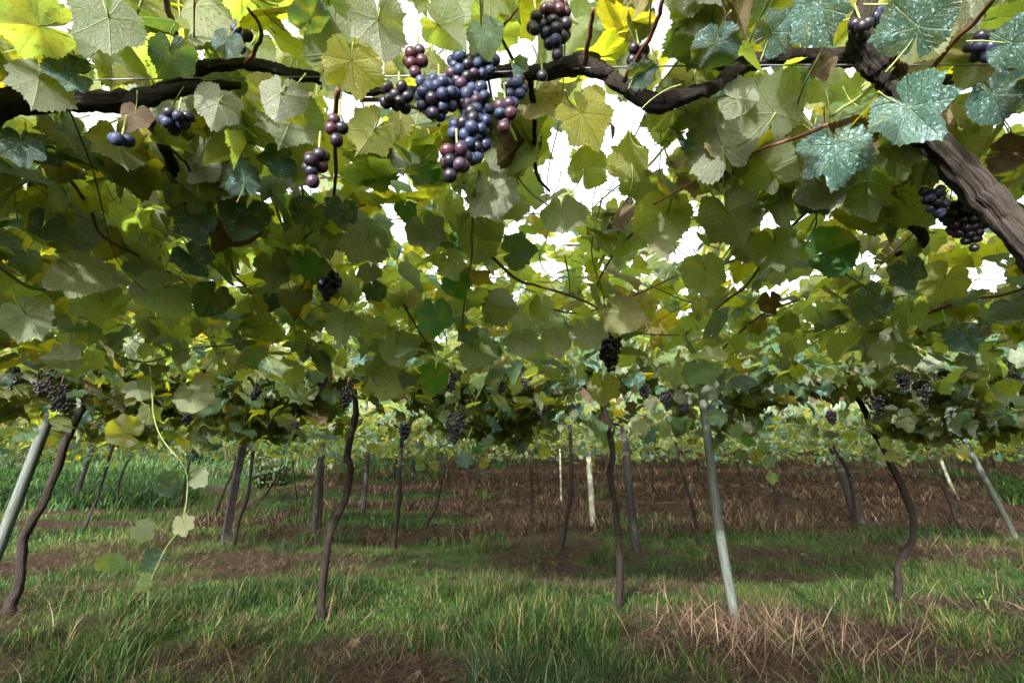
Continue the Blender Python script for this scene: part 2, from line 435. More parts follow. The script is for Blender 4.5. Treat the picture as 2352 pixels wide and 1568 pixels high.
def scatter(templates, pos, rot, scale, name, mats, g=rng, weights=None):
    """one joined mesh of many leaves"""
    n = len(pos); which = g.integers(0, len(templates), n)
    Vs, Fs, Us, Ms, Rs, off = [], [], [], [], [], 0
    rv = g.random(n)
    for k, (V, F, U, fm) in enumerate(templates):
        idx = np.where(which == k)[0]
        if not len(idx): continue
        W = np.einsum('nij,vj->nvi', rot[idx], V) * scale[idx][:, None, None] + pos[idx][:, None, :]
        m = len(V)
        Fk = F[None] + (np.arange(len(idx)) * m)[:, None, None] + off
        Vs.append(W.reshape(-1, 3)); Fs.append(Fk.reshape(-1, 3)); Us.append(np.tile(U, (len(idx), 1)))
        Ms.append(np.tile(fm, len(idx))); Rs.append(np.repeat(rv[idx], m)); off += m * len(idx)
    if not Vs: return None
    return mesh_np(name, np.vstack(Vs), np.vstack(Fs), mats, np.concatenate(Ms), np.vstack(Us), np.concatenate(Rs))
def kind_meshes(templates, tagname):
    out = {}
    for kn, m in (('green', M_green), ('dust', M_dust), ('pale', M_pale), ('plain', M_plain), ('yellow', M_yellow), ('dry', M_dry)):
        out[kn] = [mesh_np('leaf_' + kn, V, F, [m, M_petiole], fm, U) for V, F, U, fm in templates]
    return out
NEAR_M = kind_meshes(NEAR_T, 'near')
MID_M = kind_meshes(MID_T, 'mid')

# ------------------------------------------------------------------ ground
GB = []      # blobs that steer what grows where: (x, y, rx, ry, weight); + green, - straw
def blob(u, v, ru, rv_, wgt):
    p = gp(u, v); q = gp(u + ru, v); s_ = gp(u, v - rv_)
    GB.append((p[0], p[1], max(.2, abs(q[0] - p[0])), max(.3, abs(s_[1] - p[1])), wgt))
for a in [(1250, 1480, 220, 60, .8), (560, 1480, 350, 45, -.22), (300, 1440, 200, 25, -.3), (1760, 1490, 230, 70, -1.), (2230, 1440, 190, 70, .7),
          (900, 1500, 120, 40, -.3), (150, 1330, 160, 60, .6), (620, 1370, 200, 20, .5), (1000, 1370, 200, 20, .6), (650, 1300, 90, 25, -.6),
          (1190, 1310, 120, 30, -.6), (1550, 1300, 150, 40, .4), (1850, 1250, 160, 20, .7), (1900, 1390, 170, 20, -.6), (2200, 1320, 150, 30, .5),
          (1230, 1170, 160, 25, -.9), (2150, 1220, 230, 30, -.8), (2050, 1150, 300, 50, -1.), (1850, 1130, 250, 50, -.9), (1450, 1100, 300, 40, -.8),
          (900, 1110, 300, 40, -.5), (150, 1130, 220, 60, 1.2), (350, 1100, 150, 20, -.5), (650, 1200, 100, 25, -.4), (900, 1190, 160, 20, .5), (80, 1185, 90, 12, -.8)]:
    blob(*a)
def greenness(x, y):
    g = fbm(x, y * 1.6, .55, 3) * 1.5 + fbm(x, y, 2.2, 9) * .7 - .78
    for bx, by, rx, ry, wg in GB:
        g = g + wg * .55 * np.exp(-(((x - bx) / rx) ** 2 + ((y - by) / ry) ** 2))
    g = g + .20 * np.cos((y - 5.4 + .5 * (vnoise(x, y, .3, 44) - .5)) * 2 * np.pi / 3.7)
    g = g - np.clip((y - 10) / 20, 0, .22) * (x > -3) + .12 * (x < -2)
    return np.clip(g, 0, 1)

def make_ground():
    ys = np.concatenate([np.arange(-30, -2, 2.), np.arange(-2, 14, .12), np.arange(14, 45, .4), np.arange(45, 120, 3.), np.array([130, 160, 200, 300.])])
    xs = np.concatenate([[-300, -200, -120, -80, -60], np.arange(-48, -12, 1.2), np.arange(-12, 12, .13), np.arange(12, 49, 1.2), [60, 80, 120, 200, 300.]])
    X, Y = np.meshgrid(xs, ys)
    Z = ground_z(X, Y)
    V = np.stack([X, Y, Z], -1).reshape(-1, 3)
    ny, nx = X.shape
    i = (np.arange(ny - 1)[:, None] * nx + np.arange(nx - 1)[None, :]).ravel()
    F = np.stack([i, i + 1, i + nx + 1, i + nx], -1)
    m, t = new_mat('soil_litter_and_turf'); b = NB(t)
    out = b.n('ShaderNodeOutputMaterial')
    a = b.n('ShaderNodeAttribute', attribute_name='rnd').outputs['Fac']
    tc = b.n('ShaderNodeTexCoord').outputs['Object']
    n1 = b.noise(tc, 9, 6, .7); n2 = b.noise(tc, 70, 4, .7); n3 = b.noise(tc, 2.3, 4, .6)
    soil = b.mix(b.smooth(n2, .35, .7), (.018, .011, .007), (.072, .043, .027))
    soil = b.mix(b.smooth(n3, .5, .75, 0, .5), soil, (.10, .064, .038))
    grs = b.mix(b.smooth(n2, .3, .7), (.018, .04, .008), (.05, .10, .02))
    f = b.smooth(b.math('ADD', a, b.math('MULTIPLY', b.math('SUBTRACT', n1, .5), .7)), .3, .55)
    col = b.mix(f, soil, grs)
    bs = b.n('ShaderNodeBsdfPrincipled'); b.put(bs.inputs['Base Color'], col); bs.inputs['Roughness'].default_value = .95
    bs.inputs['Specular IOR Level'].default_value = .15
    bm = b.n('ShaderNodeBump'); bm.inputs['Strength'].default_value = .9; bm.inputs['Distance'].default_value = .03
    b.put(bm.inputs['Height'], b.math('ADD', n1, b.math('MULTIPLY', n2, .5))); b.put(bs.inputs['Normal'], bm.outputs[0])
    t.links.new(bs.outputs[0], out.inputs[0])
    me = mesh_np('ground', V, F, [m], rnd=greenness(V[:, 0], V[:, 1]))
    tag(link('ground', me), 'sloping vineyard floor of brown soil, cut straw and turf', kind='structure')
make_ground()

def blade_mat(name, stops, trans=.3, rough=.5):
    m, t = new_mat(name); b = NB(t)
    out = b.n('ShaderNodeOutputMaterial')
    a = b.n('ShaderNodeAttribute', attribute_name='rnd').outputs['Fac']
    col = b.ramp(a, stops)
    bs = b.n('ShaderNodeBsdfPrincipled'); b.put(bs.inputs['Base Color'], col); bs.inputs['Roughness'].default_value = rough
    bs.inputs['Specular IOR Level'].default_value = .3
    tr = b.n('ShaderNodeBsdfTranslucent'); b.put(tr.inputs['Color'], col)
    ms = b.n('ShaderNodeMixShader'); ms.inputs[0].default_value = trans
    t.links.new(bs.outputs[0], ms.inputs[1]); t.links.new(tr.outputs[0], ms.inputs[2]); t.links.new(ms.outputs[0], out.inputs[0])
    return m
M_grass = blade_mat('grass_blade', [(0, (.009, .028, .011)), (.3, (.017, .048, .012)), (.6, (.042, .102, .014)), (.8, (.095, .14, .028)), (1, (.19, .14, .07))])
M_straw = blade_mat('straw', [(0, (.018, .011, .007)), (.4, (.055, .034, .021)), (.75, (.14, .092, .058)), (1, (.29, .21, .14))], .15, .6)

def blades(name, P, L, Wd, bend, mat, rv, segs=3, flat=0.0, g=rng, az=None, lift=None):
    """grass blades: P roots, L length, Wd width, bend (0 upright .. 1 arching over), flat (lying)"""
    n = len(P)
    if az is None: az = g.uniform(0, 2 * np.pi, n)
    dx, dy = np.cos(az), np.sin(az)
    el0 = np.radians(g.uniform(62, 90, n)) * (1 - flat) + np.radians(g.uniform(-4, 22, n)) * flat
    pts = [P]
    cur = P.copy(); e = el0.copy()
    for s in range(segs):
        stp = (L / segs)[:, None] * np.stack([np.cos(e) * dx, np.cos(e) * dy, np.sin(e)], -1)
        cur = cur + stp; pts.append(cur)
        e = e - bend * g.uniform(.5, 1.2, n) * 1.5 / segs * (1 + s * .6)
    tw = az + np.pi / 2 + g.normal(0, .5, n)
    wv = np.stack([np.cos(tw), np.sin(tw), np.zeros(n)], -1)
    V = []
    for s, p in enumerate(pts[:-1]):
        k = (1 - (s / segs) ** 1.6) * .5
        V += [p - wv * (Wd * k)[:, None], p + wv * (Wd * k)[:, None]]
    V.append(pts[-1])
    V = np.stack(V, 1); m = V.shape[1]
    F = []
    for s in range(segs - 1):
        a = 2 * s; F += [(a, a + 1, a + 3), (a, a + 3, a + 2)]
    F.append((2 * segs - 2, 2 * segs - 1, 2 * segs))
    F = np.array(F)[None] + (np.arange(n) * m)[:, None, None]
    return mesh_np(name, V.reshape(-1, 3), F.reshape(-1, 3), [mat], rnd=np.repeat(rv, m), smooth=True)

def in_view(x, y, margin=1.15):
    return np.abs(x) < np.maximum(1.08 * y * margin + .6, 2.5)
def pick(n, y0, y1, power=1.0, g=rng):
    """points spread over the ground seen between two distances"""
    y = (y0 ** (2 - power) + (y1 ** (2 - power) - y0 ** (2 - power)) * g.random(n)) ** (1 / (2 - power))
    x = g.uniform(-1, 1, n) * (1.15 * y + .6)
    return x, y
def put_grass():
    # tufts near: blades of one tuft arch outward from its heart
    x, y = pick(26000, 2.1, 10, 0.9)
    tuftk = greenness(x, y) + (vnoise(x, y, 4.3, 21) - .5) * 1.2
    k = tuftk > .40
    x, y = x[k], y[k]
    nb = 10
    n_ = len(x) * nb
    off = rng.normal(0, .03, (n_, 2))
    X = np.repeat(x, nb) + off[:, 0]; Y = np.repeat(y, nb) + off[:, 1]
    lush = np.clip((fbm(x, y, 1.6, 14) - .30) * 2.6, .05, 1.1) * rng.uniform(.35, 1.35, len(x))
    for q_ in ((1250, 1500, .55), (2230, 1450, .6), (150, 1500, .4), (1560, 1330, .3)):
        pq = gp(q_[0], q_[1]); lush = lush + q_[2] * np.exp(-((x - pq[0]) ** 2 / .35 + (y - pq[1]) ** 2 / .25))
    L = .04 + .25 * np.repeat(lush, nb) * rng.uniform(.4, 1.25, n_)
    L = L * (1 - .55 * np.clip(np.cos((Y - 5.4) * 2 * np.pi / 3.7), 0, 1))
    az = np.arctan2(off[:, 1], off[:, 0]) + rng.normal(0, .7, n_) + np.repeat(rng.normal(0, .5, len(x)), nb)
    P = np.stack([X, Y, ground_z(X, Y) - .01], -1)
    rv = np.clip(rng.beta(2, 2.6, n_) + np.repeat(rng.normal(0, .13, len(x)), nb) + (vnoise(X, Y, .9, 30) - .5) * .7, 0, .999)
    rv[rng.random(n_) < .12] = .97
    me = blades('near_grass', P, L, rng.uniform(.003, .0075, n_), rng.uniform(.5, 1.9, n_), M_grass, rv, 4, az=az)
    tag(link('near_grass', me), 'long arching green grass tufts between the nearest vine trunks', kind='stuff')
    # short turf
    x, y = pick(130000, 2.1, 12, 0.8)
    k = (greenness(x, y) + (vnoise(x, y, 3.5, 40) - .5) * .8) > .34
    x, y = x[k], y[k]
    P = np.stack([x, y, ground_z(x, y) - .004], -1)
    rv = np.clip(.60 + .12 * (vnoise(x, y, .8, 61) - .4) + rng.normal(0, .10, len(x)), 0, .80)
    me = blades('short_turf', P, rng.uniform(.02, .07, len(x)), rng.uniform(.003, .006, len(x)), rng.uniform(.1, .8, len(x)), M_grass, rv, 2)
    tag(link('short_turf', me), 'short bright green turf in the mown strips', kind='stuff')
    # middle distance
    x, y = pick(85000, 9, 22, 0.85)
    gk = greenness(x, y)
    k = gk + (vnoise(x, y, 1.4, 21) - .5) * .5 > .28
    x, y = x[k], y[k]
    P = np.stack([x, y, ground_z(x, y) - .01], -1)
    L = .08 + .28 * np.clip((fbm(x, y, .8, 14) - .3) * 2.2, .1, 1) * rng.uniform(.5, 1.2, len(x))
    rv = np.clip(rng.beta(2, 2.4, len(x)) + (vnoise(x, y, .5, 30) - .5) * .6, 0, .999)
    me = blades('middle_grass', P, L, rng.uniform(.010, .022, len(x)), rng.uniform(.3, 1.1, len(x)), M_grass, rv, 3)
    tag(link('middle_grass', me), 'green grass under the middle vine rows', kind='stuff')
    x, y = pick(60000, 20, 48, 0.9)
    k = (greenness(x, y) + (vnoise(x, y, .8, 21) - .5) * .5 > .22) | (x < -6 - .15 * y)
    x, y = x[k], y[k]
    P = np.stack([x, y, ground_z(x, y) - .01], -1)
    me = blades('hillside_grass', P, rng.uniform(.15, .55, len(x)), rng.uniform(.03, .06, len(x)), rng.uniform(.3, 1., len(x)), M_grass, rng.random(len(x)) * .8, 2)
    tag(link('hillside_grass', me), 'tall grass on the rising slope behind the vines', kind='stuff')
    # straw
    x, y = pick(190000, 2.1, 12, 0.85)
    k = (greenness(x, y) + (vnoise(x, y, 2.9, 50) - .5) * .4) < .50 - .25 * (rng.random(len(x)) < .3)
    x, y = x[k], y[k]
    heap = np.clip(fbm(x, y, .9, 60) - .35, 0, 1) * .10
    P = np.stack([x, y, ground_z(x, y) + rng.random(len(x)) * (.012 + heap)], -1)
    rv = np.clip(rng.beta(1.6, 2.2, len(x)), 0, 1)
    me = blades('near_straw', P, rng.uniform(.04, .24, len(x)), rng.uniform(.0022, .0048, len(x)) * (1 + y / 16), rng.uniform(-.1, .3, len(x)), M_straw, rv, 2, flat=rng.uniform(.75, 1, len(x)))
    tag(link('near_straw', me), 'dry brown cut straw lying in matted drifts on the soil', kind='stuff')
    x, y = pick(110000, 9, 34, 0.8)
    k = (greenness(x, y) + (vnoise(x, y, 1.2, 50) - .5) * .3) < .30 + .12 * ((x > 4) & (y < 22))
    k &= ~(x < -4 - .3 * y)
    x, y = x[k], y[k]
    P = np.stack([x, y, ground_z(x, y)], -1)
    up = vnoise(x, y, .7, 77) > .5
    rv = np.clip(rng.beta(1.6, 2.2, len(x)), 0, 1)
    me = blades('hillside_straw', P, rng.uniform(.12, .5, len(x)), rng.uniform(.010, .022, len(x)) * (1 + y / 25), rng.uniform(0, .9, len(x)), M_straw, rv, 2, flat=np.where(up, .35, .95))
    tag(link('hillside_straw', me), 'dead brown grass standing and fallen under the far vine rows', kind='stuff')
    # tall dry stalks by the post and on the near floor
    cx = []
    for (u, v, n_) in [(1700, 1470, 420), (2150, 1380, 60), (1950, 1235, 160), (2230, 1260, 160), (760, 1440, 50), (1250, 1185, 420), (1350, 1190, 260), (1900, 1500, 160), (2060, 1250, 120)]:
        p = gp(u, v); s_ = .10 * p[1] ** .9
        cx.append(np.stack([rng.normal(p[0], s_, n_), rng.normal(p[1], s_ * .8, n_)], -1))
    q = np.vstack(cx); q = q[q[:, 1] > 2.0]
    P = np.stack([q[:, 0], q[:, 1], ground_z(q[:, 0], q[:, 1]) - .01], -1)
    n_ = len(q)
    me = blades('dry_stalks', P, rng.uniform(.12, .42, n_), rng.uniform(.003, .006, n_) * (1 + q[:, 1] / 10), rng.uniform(-.1, .6, n_), M_straw, rng.uniform(.4, 1, n_), 4, flat=.45)
    tag(link('dry_stalks', me), 'loose tall straw coloured stalks around the post feet', kind='stuff')
put_grass()

# fallen leaves on the floor
def litter():
    x, y = pick(900, 2.3, 9, .9)
    k = greenness(x, y) < .5; x, y = x[k], y[k]
    P = np.stack([x, y, ground_z(x, y) + .02], -1)
    me = scatter(MID_T[1::2], P, orient(len(x), 0, 35), rng.uniform(.02, .058, len(x)), 'leaf_litter', [M_dry, M_petiole])
    tag(link('leaf_litter', me), 'curled dead vine leaves scattered on the floor', kind='stuff')
litter()

# ------------------------------------------------------------------ vines
VINES = []        # dicts: obj, x, y
def px_r(w, Y): return .5 * w / FPX * Y
def grow_trunk(name, pts, Y, wpx, mat, sides=10, rough=.35, extend=True, seed=0, parent=None, rtop=.85, kids=True):
    P = [at(u, v, Y) for u, v in pts]
    base = P[0].copy(); base[2] = gz(base[0], base[1]) - .06
    foot = P[0].copy(); foot[2] = gz(base[0], base[1])
    P[0] = foot
    if extend:
        top = P[-1]; d = P[-1] - P[-2]
        zt = float(wire_z(Y)) + .02
        if top[2] < zt - .03:
            d = d / (abs(d[2]) + 1e-6); P.append(top + d * (zt - top[2]) * np.array([.6, .6, 1]))
    P = [base] + P
    r = px_r(wpx, Y * .80)
    rad = np.linspace(1.05, rtop, len(P)) * r * .93; rad[0] *= 1.8; rad[1] *= 1.35
    return P, tube(P, rad, sides, rough, 8, seed, wob=.003 if mat in (M_bark, M_barkr) else 0)

def far_arm(Ptop, L, seed, r):
    g = np.random.default_rng(seed); out = []
    for s in (-1, 1):
        q = [Ptop + np.array([0, 0, -.03]), Ptop + np.array([s * L * .3, g.uniform(-.05, .05), g.uniform(-.02, .05)]),
             Ptop + np.array([s * L * .65, g.uniform(-.08, .08), g.uniform(-.06, .04)]), Ptop + np.array([s * L, g.uniform(-.1, .1), g.uniform(-.04, .06)])]
        out.append(tube(q, [r, r * .8, r * .6, r * .4], 7, .4, 4, seed + s))
    return out

trunks = [
  # pts, width px, label
  ([(20, 1415), (45, 1340), (60, 1240), (85, 1180), (120, 1110), (150, 1020), (190, 925)], 23, 'thick dark vine trunk leaning beside the grey-green post at the left edge'),
  ([(735, 1425), (740, 1370), (748, 1280), (765, 1210), (800, 1140), (812, 1075), (805, 1040), (822, 960), (818, 900), (808, 870)], 20, 'bent dark vine trunk rising from straw, second of the nearest row from the left'),
  ([(1420, 1400), (1422, 1320), (1418, 1240), (1412, 1170), (1400, 1090), (1405, 1040), (1390, 960), (1375, 915), (1345, 890)], 18, 'dark vine trunk hooked over at the top, just left of the smooth grey post'),
  ([(2068, 1385), (2060, 1330), (2058, 1290), (2085, 1245), (2092, 1190), (2070, 1120), (2040, 1060), (1995, 980), (1960, 915), (1910, 888)], 17, 'strongly kinked dark vine trunk standing in long grass, rightmost of the nearest row'),
  ([(537, 1265), (545, 1210), (570, 1140), (577, 1090), (585, 1020)], 10, 'slim vine trunk standing right beside the squared dark post'),
  ([(905, 1268), (912, 1200), (918, 1130), (920, 1060), (922, 1030)], 12, 'dark vine trunk of the second row, between the first two bent trunks'),
  ([(1287, 1275), (1300, 1200), (1312, 1120), (1310, 1040)], 12, 'dark vine trunk of the second row left of the hooked trunk'),
  ([(1608, 1255), (1590, 1160), (1560, 1060), (1553, 1010)], 9, 'slim vine trunk leaning away just left of the smooth grey post'),
  ([(1965, 1232), (1958, 1150), (1945, 1080), (1915, 1030)], 10, 'slim pale-edged vine trunk in front of the broad shadowed post'),
  ([(190, 1225), (215, 1160), (240, 1090), (255, 1040)], 9, 'slender trunk of a leaning pair before the bright weeds'),
  ([(272, 1165), (275, 1110), (300, 1050), (325, 1030)], 6, 'thin curved vine trunk right of the leaning pair before the bright weeds'),
  ([(415, 1165), (425, 1110), (440, 1035)], 6, 'thin lone vine trunk by the patch of bare reddish soil'),
  ([(490, 1200), (510, 1140), (535, 1080), (540, 1040)], 7, 'thin vine trunk leaning left of the squared dark post'),
  ([(735, 1218), (738, 1150), (742, 1090), (745, 1035)], 8, 'thin vine trunk pressed against the short dark post'),
  ([(683, 1158), (678, 1110), (672, 1050)], 5, 'very thin vine trunk left of the short dark post'),
  ([(975, 1215), (1000, 1160), (1018, 1080), (1012, 1035)], 8, 'thin bow-shaped vine trunk on the green tufts in the middle'),
  ([(1068, 1150), (1075, 1090), (1072, 1050)], 5, 'very thin vine trunk under the hanging green spray in the middle'),
  ([(1220, 1212), (1220, 1120), (1215, 1050)], 8, 'straight thin vine trunk before the heap of standing straw'),
  ([(1238, 1140), (1235, 1090), (1232, 1050)], 5, 'faint thin vine trunk behind the straight one at the straw heap'),
  ([(1722, 1182), (1705, 1110), (1690, 1055)], 7, 'thin dark vine trunk just beyond the smooth grey post'),
  ([(1785, 1160), (1772, 1110), (1755, 1050)], 6, 'short thin vine trunk behind the drooping bright shoot'),
  ([(1500, 1162), (1498, 1100), (1490, 1050)], 5, 'thin vine trunk between the dark post and the smooth grey post'),
  ([(2200, 1215), (2180, 1150), (2150, 1090), (2128, 1030)], 9, 'slanting vine trunk in the brown shade beside a thin pale post'),
  ([(2098, 1130), (2098, 1080), (2085, 1030)], 5, 'thin vine trunk in the brown shade near the kinked trunk'),
  ([(905, 1120), (908, 1080), (912, 1040)], 5, 'far thin vine trunk beside the second-row trunk'),
  ([(1395, 1130), (1390, 1090), (1385, 1050)], 5, 'far thin vine trunk beyond the pale post'),
  ([(600, 1150), (640, 1085), (650, 1050)], 5, 'far thin vine trunk slanting over the low bushes'),
  ([(1620, 1130), (1605, 1080), (1600, 1050)], 5, 'far thin vine trunk seen left of the smooth post'),
  ([(2300, 1090), (2270, 1040), (2262, 1020)], 6, 'far thin vine trunk near the leaning thin post'),
]
for i, (pts, wpx, lab) in enumerate(trunks):
    Y = gp(*pts[0])[1]
    P, tb = grow_trunk('trunk', pts, Y, wpx, M_bark, 12 if wpx > 12 else 7, .4, True, 40 + i)
    loc = (P[1][0], P[1][1], P[1][2])
    o = tag(empty('grape_vine', loc), lab, 'grape vine', 'vines standing in rows across the slope')
    V, F, U = tb
    link('trunk', mesh_np('trunk', V, F, [M_bark], uv=U), o)
    top = np.array(P[-1])
    V, F, U = join(far_arm(top, 1.15, 70 + i, px_r(wpx, Y) * .75))
    link('cordon', mesh_np('cordon', V, F, [M_bark], uv=U), o)
    VINES.append(dict(o=o, x=top[0], y=Y, near=Y < 6))

posts = [
  ([(-75, 1450), (5, 1245), (125, 925)], 26, M_post_g, 'smooth grey-green wooden post leaning at the left edge beside the thick trunk', 4.15),
  ([(1690, 1430), (1640, 1200), (1612, 900)], 22, M_post_g, 'tall smooth grey post leaning in a heap of straw', None),
  ([(515, 1258), (535, 1120), (562, 1008)], 22, M_post_d, 'squared dark weathered post standing in grass beside a slim trunk', None),
  ([(1463, 1272), (1445, 1150), (1435, 1010)], 20, M_post_d, 'dark weathered post right behind the hooked trunk', None),
  ([(1362, 1208), (1358, 1130), (1352, 1048)], 14, M_post_p, 'straight pale wooden post near the middle', None),
  ([(2338, 1245), (2290, 1150), (2225, 1030)], 13, M_post_g, 'thin green-grey post slanting at the right edge', None),
  ([(2195, 1140), (2172, 1090), (2154, 1040)], 8, M_post_p, 'thin pale post slanting in the brown shade', None),
  ([(722, 1228), (730, 1130), (738, 1030)], 14, M_post_d, 'short dark post left of the bent trunk, a thin vine against it', None),
  ([(833, 1186), (840, 1110), (845, 1040)], 11, M_post_d, 'faded dark post with a pale foot right of the bent trunk', None),
  ([(170, 1158), (190, 1090), (212, 1030)], 11, M_post_d, 'dark leaning post in front of the bright green weeds', None),
  ([(1975, 1200), (1950, 1140), (1912, 1020)], 24, M_post_d, 'broad dark post deep in the brown shade', None),
  ([(1289, 1152), (1288, 1100), (1287, 1060)], 5, M_post_p, 'very thin pale stake far off left of the pale post', None),
  ([(948, 1112), (948, 1080), (948, 1045)], 8, M_post_d, 'small far dark post right of the second-row trunk', None),
  ([(1268, 1102), (1267, 1080), (1267, 1045)], 8, M_post_d, 'small far dark post left of the pale post', None),
]
for i, (pts, wpx, mat, lab, Y) in enumerate(posts):
    Y = Y or gp(*pts[0])[1]
    P = [at(u, v, Y) for u, v in pts]
    P[0][2] = gz(P[0][0], P[0][1]); base = P[0].copy()
    d = P[-1] - P[0]; d /= np.linalg.norm(d)
    P[1] = P[1] * .4 + (P[0] + d * np.linalg.norm(P[1] - P[0])) * .6
    P.append(P[-1] + d * max(.05, (float(wire_z(Y)) + .06 - P[-1][2]) / d[2]))
    P = [P[0] - d * .15] + P
    o = tag(empty('vineyard_post', tuple(base)), lab, 'post', 'posts holding up the vine trellis')
    r = px_r(wpx, Y) * .9
    V, F, U = tube(P, np.linspace(1.05, .92, len(P)) * r, 4 if i == 2 else 12, .06, 6, 900 + i)
    link('shaft', mesh_np('shaft', V, F, [mat], uv=U, smooth=i != 2), o)
    cr = [P[-2] + np.array([0, -r * 1.1, .0]), P[-2] + np.array([r * 1.25, 0, .004]), P[-2] + np.array([0, r * 1.1, 0]), P[-2] + np.array([-r * 1.25, 0, -.004]), P[-2] + np.array([0, -r * 1.1, 0.006])]
    V, F, U = tube(cr, .0018 + Y * .0004, 5, n=5)
    link('wire_tie', mesh_np('wire_tie', V, F, [M_wire], uv=U), o)

# ------------------------------------------------------------------ the two vines overhead
def tree_part(name, parent, paths, mat, sides=12, rough=.4, seed=0, wob=.002):
    for k, (p, r) in enumerate(paths):
        V, F, U = tube(p, r, sides, rough, 14, seed + k, .0007)
        link(name, mesh_np(name, V, F, [mat], uv=U), parent)
def A(u, v, Y=.73): return at(u, v, Y)
vineR = tag(empty('overhead_vine', (1.35, .78, 0)), 'large old vine whose thick furrowed trunk crosses the upper right corner overhead', 'grape vine', 'vines spreading overhead')
tree_part('trunk', vineR, [([(1.42, .80, -.05), (1.36, .80, .35), (1.16, .80, .9), A(2500, 740, .78), A(2360, 555, .78), A(2280, 465, .78), A(2180, 365, .77), A(2110, 290, .75), A(2050, 190, .73), A(1995, 130, .71), A(1975, 60, .68), A(2010, -60, .64)],
      np.array([.05, .042, .031, .026, .0245, .0245, .023, .022, .025, .026, .017, .013]))], M_barkr, 28, .40, 5, .0015)
tree_part('cordon', vineR, [([A(1985, 130, .72), A(1900, 133), A(1800, 130), A(1720, 142), A(1650, 195), A(1590, 215), A(1510, 238), A(1440, 205), A(1385, 170), A(1330, 150), A(1240, 170), A(1140, 165)],
      np.array([.018, .015, .013, .016, .013, .013, .017, .013, .014, .020, .014, .009])),
      ([A(2040, 190, .76), A(2120, 190, .84), A(2200, 185, .86), A(2290, 195, .88), A(2420, 205, .9)], np.array([.014, .012, .012, .010, .009]))], M_bark, 14, .45, 9)
tree_part('arm', vineR, [([hp(2010, 440, 1.66), hp(2080, 500, 1.62), hp(2125, 555, 1.62), hp(2060, 585, 1.64)], np.array([.012, .013, .012, .007])),
      ([A(1215, 175), hp(1222, 250, 1.68), hp(1225, 330, 1.67), hp(1235, 400, 1.68), hp(1262, 440, 1.72)], np.array([.006, .0055, .005, .004, .003]))], M_bark, 10, .4, 12)
vineL = tag(empty('overhead_vine', (-1.75, .8, 0)), 'old vine whose dark cordon enters overhead from the upper left', 'grape vine', 'vines spreading overhead')
tree_part('trunk', vineL, [([(-1.78, .82, -.05), (-1.72, .8, .5), (-1.6, .78, 1.0), (-1.35, .75, 1.45), A(-250, 320, .74), A(-60, 268, .73)], np.array([.06, .05, .046, .044, .04, .034]))], M_bark, 16, .35, 15)
tree_part('cordon', vineL, [([A(-60, 268, .73), A(0, 245), A(90, 228), A(180, 228), A(270, 232), A(330, 222), A(400, 204), A(480, 196), A(550, 196)], np.array([.030, .026, .019, .017, .018, .015, .012, .010, .006])),
      ([A(330, 222, .74), A(425, 182, .73), A(470, 162), A(520, 150), A(600, 150), A(680, 165), A(760, 180), A(830, 205), A(900, 205), A(1000, 205), A(1080, 190), A(1150, 168)], np.array([.008, .017, .012, .011, .010, .010, .009, .008, .006, .006, .007, .009]))], M_bark, 14, .45, 19)
tree_part('arm', vineL, [([A(310, 225), hp(355, 290, 1.68), hp(390, 350, 1.66), hp(415, 410, 1.66), hp(430, 460, 1.68), hp(470, 560, 1.72), hp(560, 640, 1.76)], np.array([.012, .011, .011, .010, .009, .007, .005]))], M_bark, 10, .45, 23)
vineO = tag(empty('overhead_vine', (-3.9, 1.1, 0)), 'vine beyond the left edge whose leaves darken the left side of the roof', 'grape vine', 'vines spreading overhead')
tree_part('trunk', vineO, [([(-3.9, 1.1, -.05), (-3.85, 1.1, .6), (-3.7, 1.12, 1.2), (-3.6, 1.15, 1.7)], np.array([.05, .045, .04, .035]))], M_bark, 9, .4, 25)
vineQ = tag(empty('overhead_vine', (3.6, 1.2, 0)), 'vine beyond the right edge whose leaves close the roof on the right', 'grape vine', 'vines spreading overhead')
tree_part('trunk', vineQ, [([(3.6, 1.2, -.05), (3.62, 1.2, .6), (3.5, 1.25, 1.2), (3.3, 1.3, 1.7)], np.array([.05, .045, .04, .035]))], M_bark, 9, .4, 27)
OVER = [(vineO, -3.2), (vineL, -1.0), (vineR, .9), (vineQ, 3.0)]
def over_parent(x):
    return min(OVER, key=lambda q: abs(q[1] - x))[0]

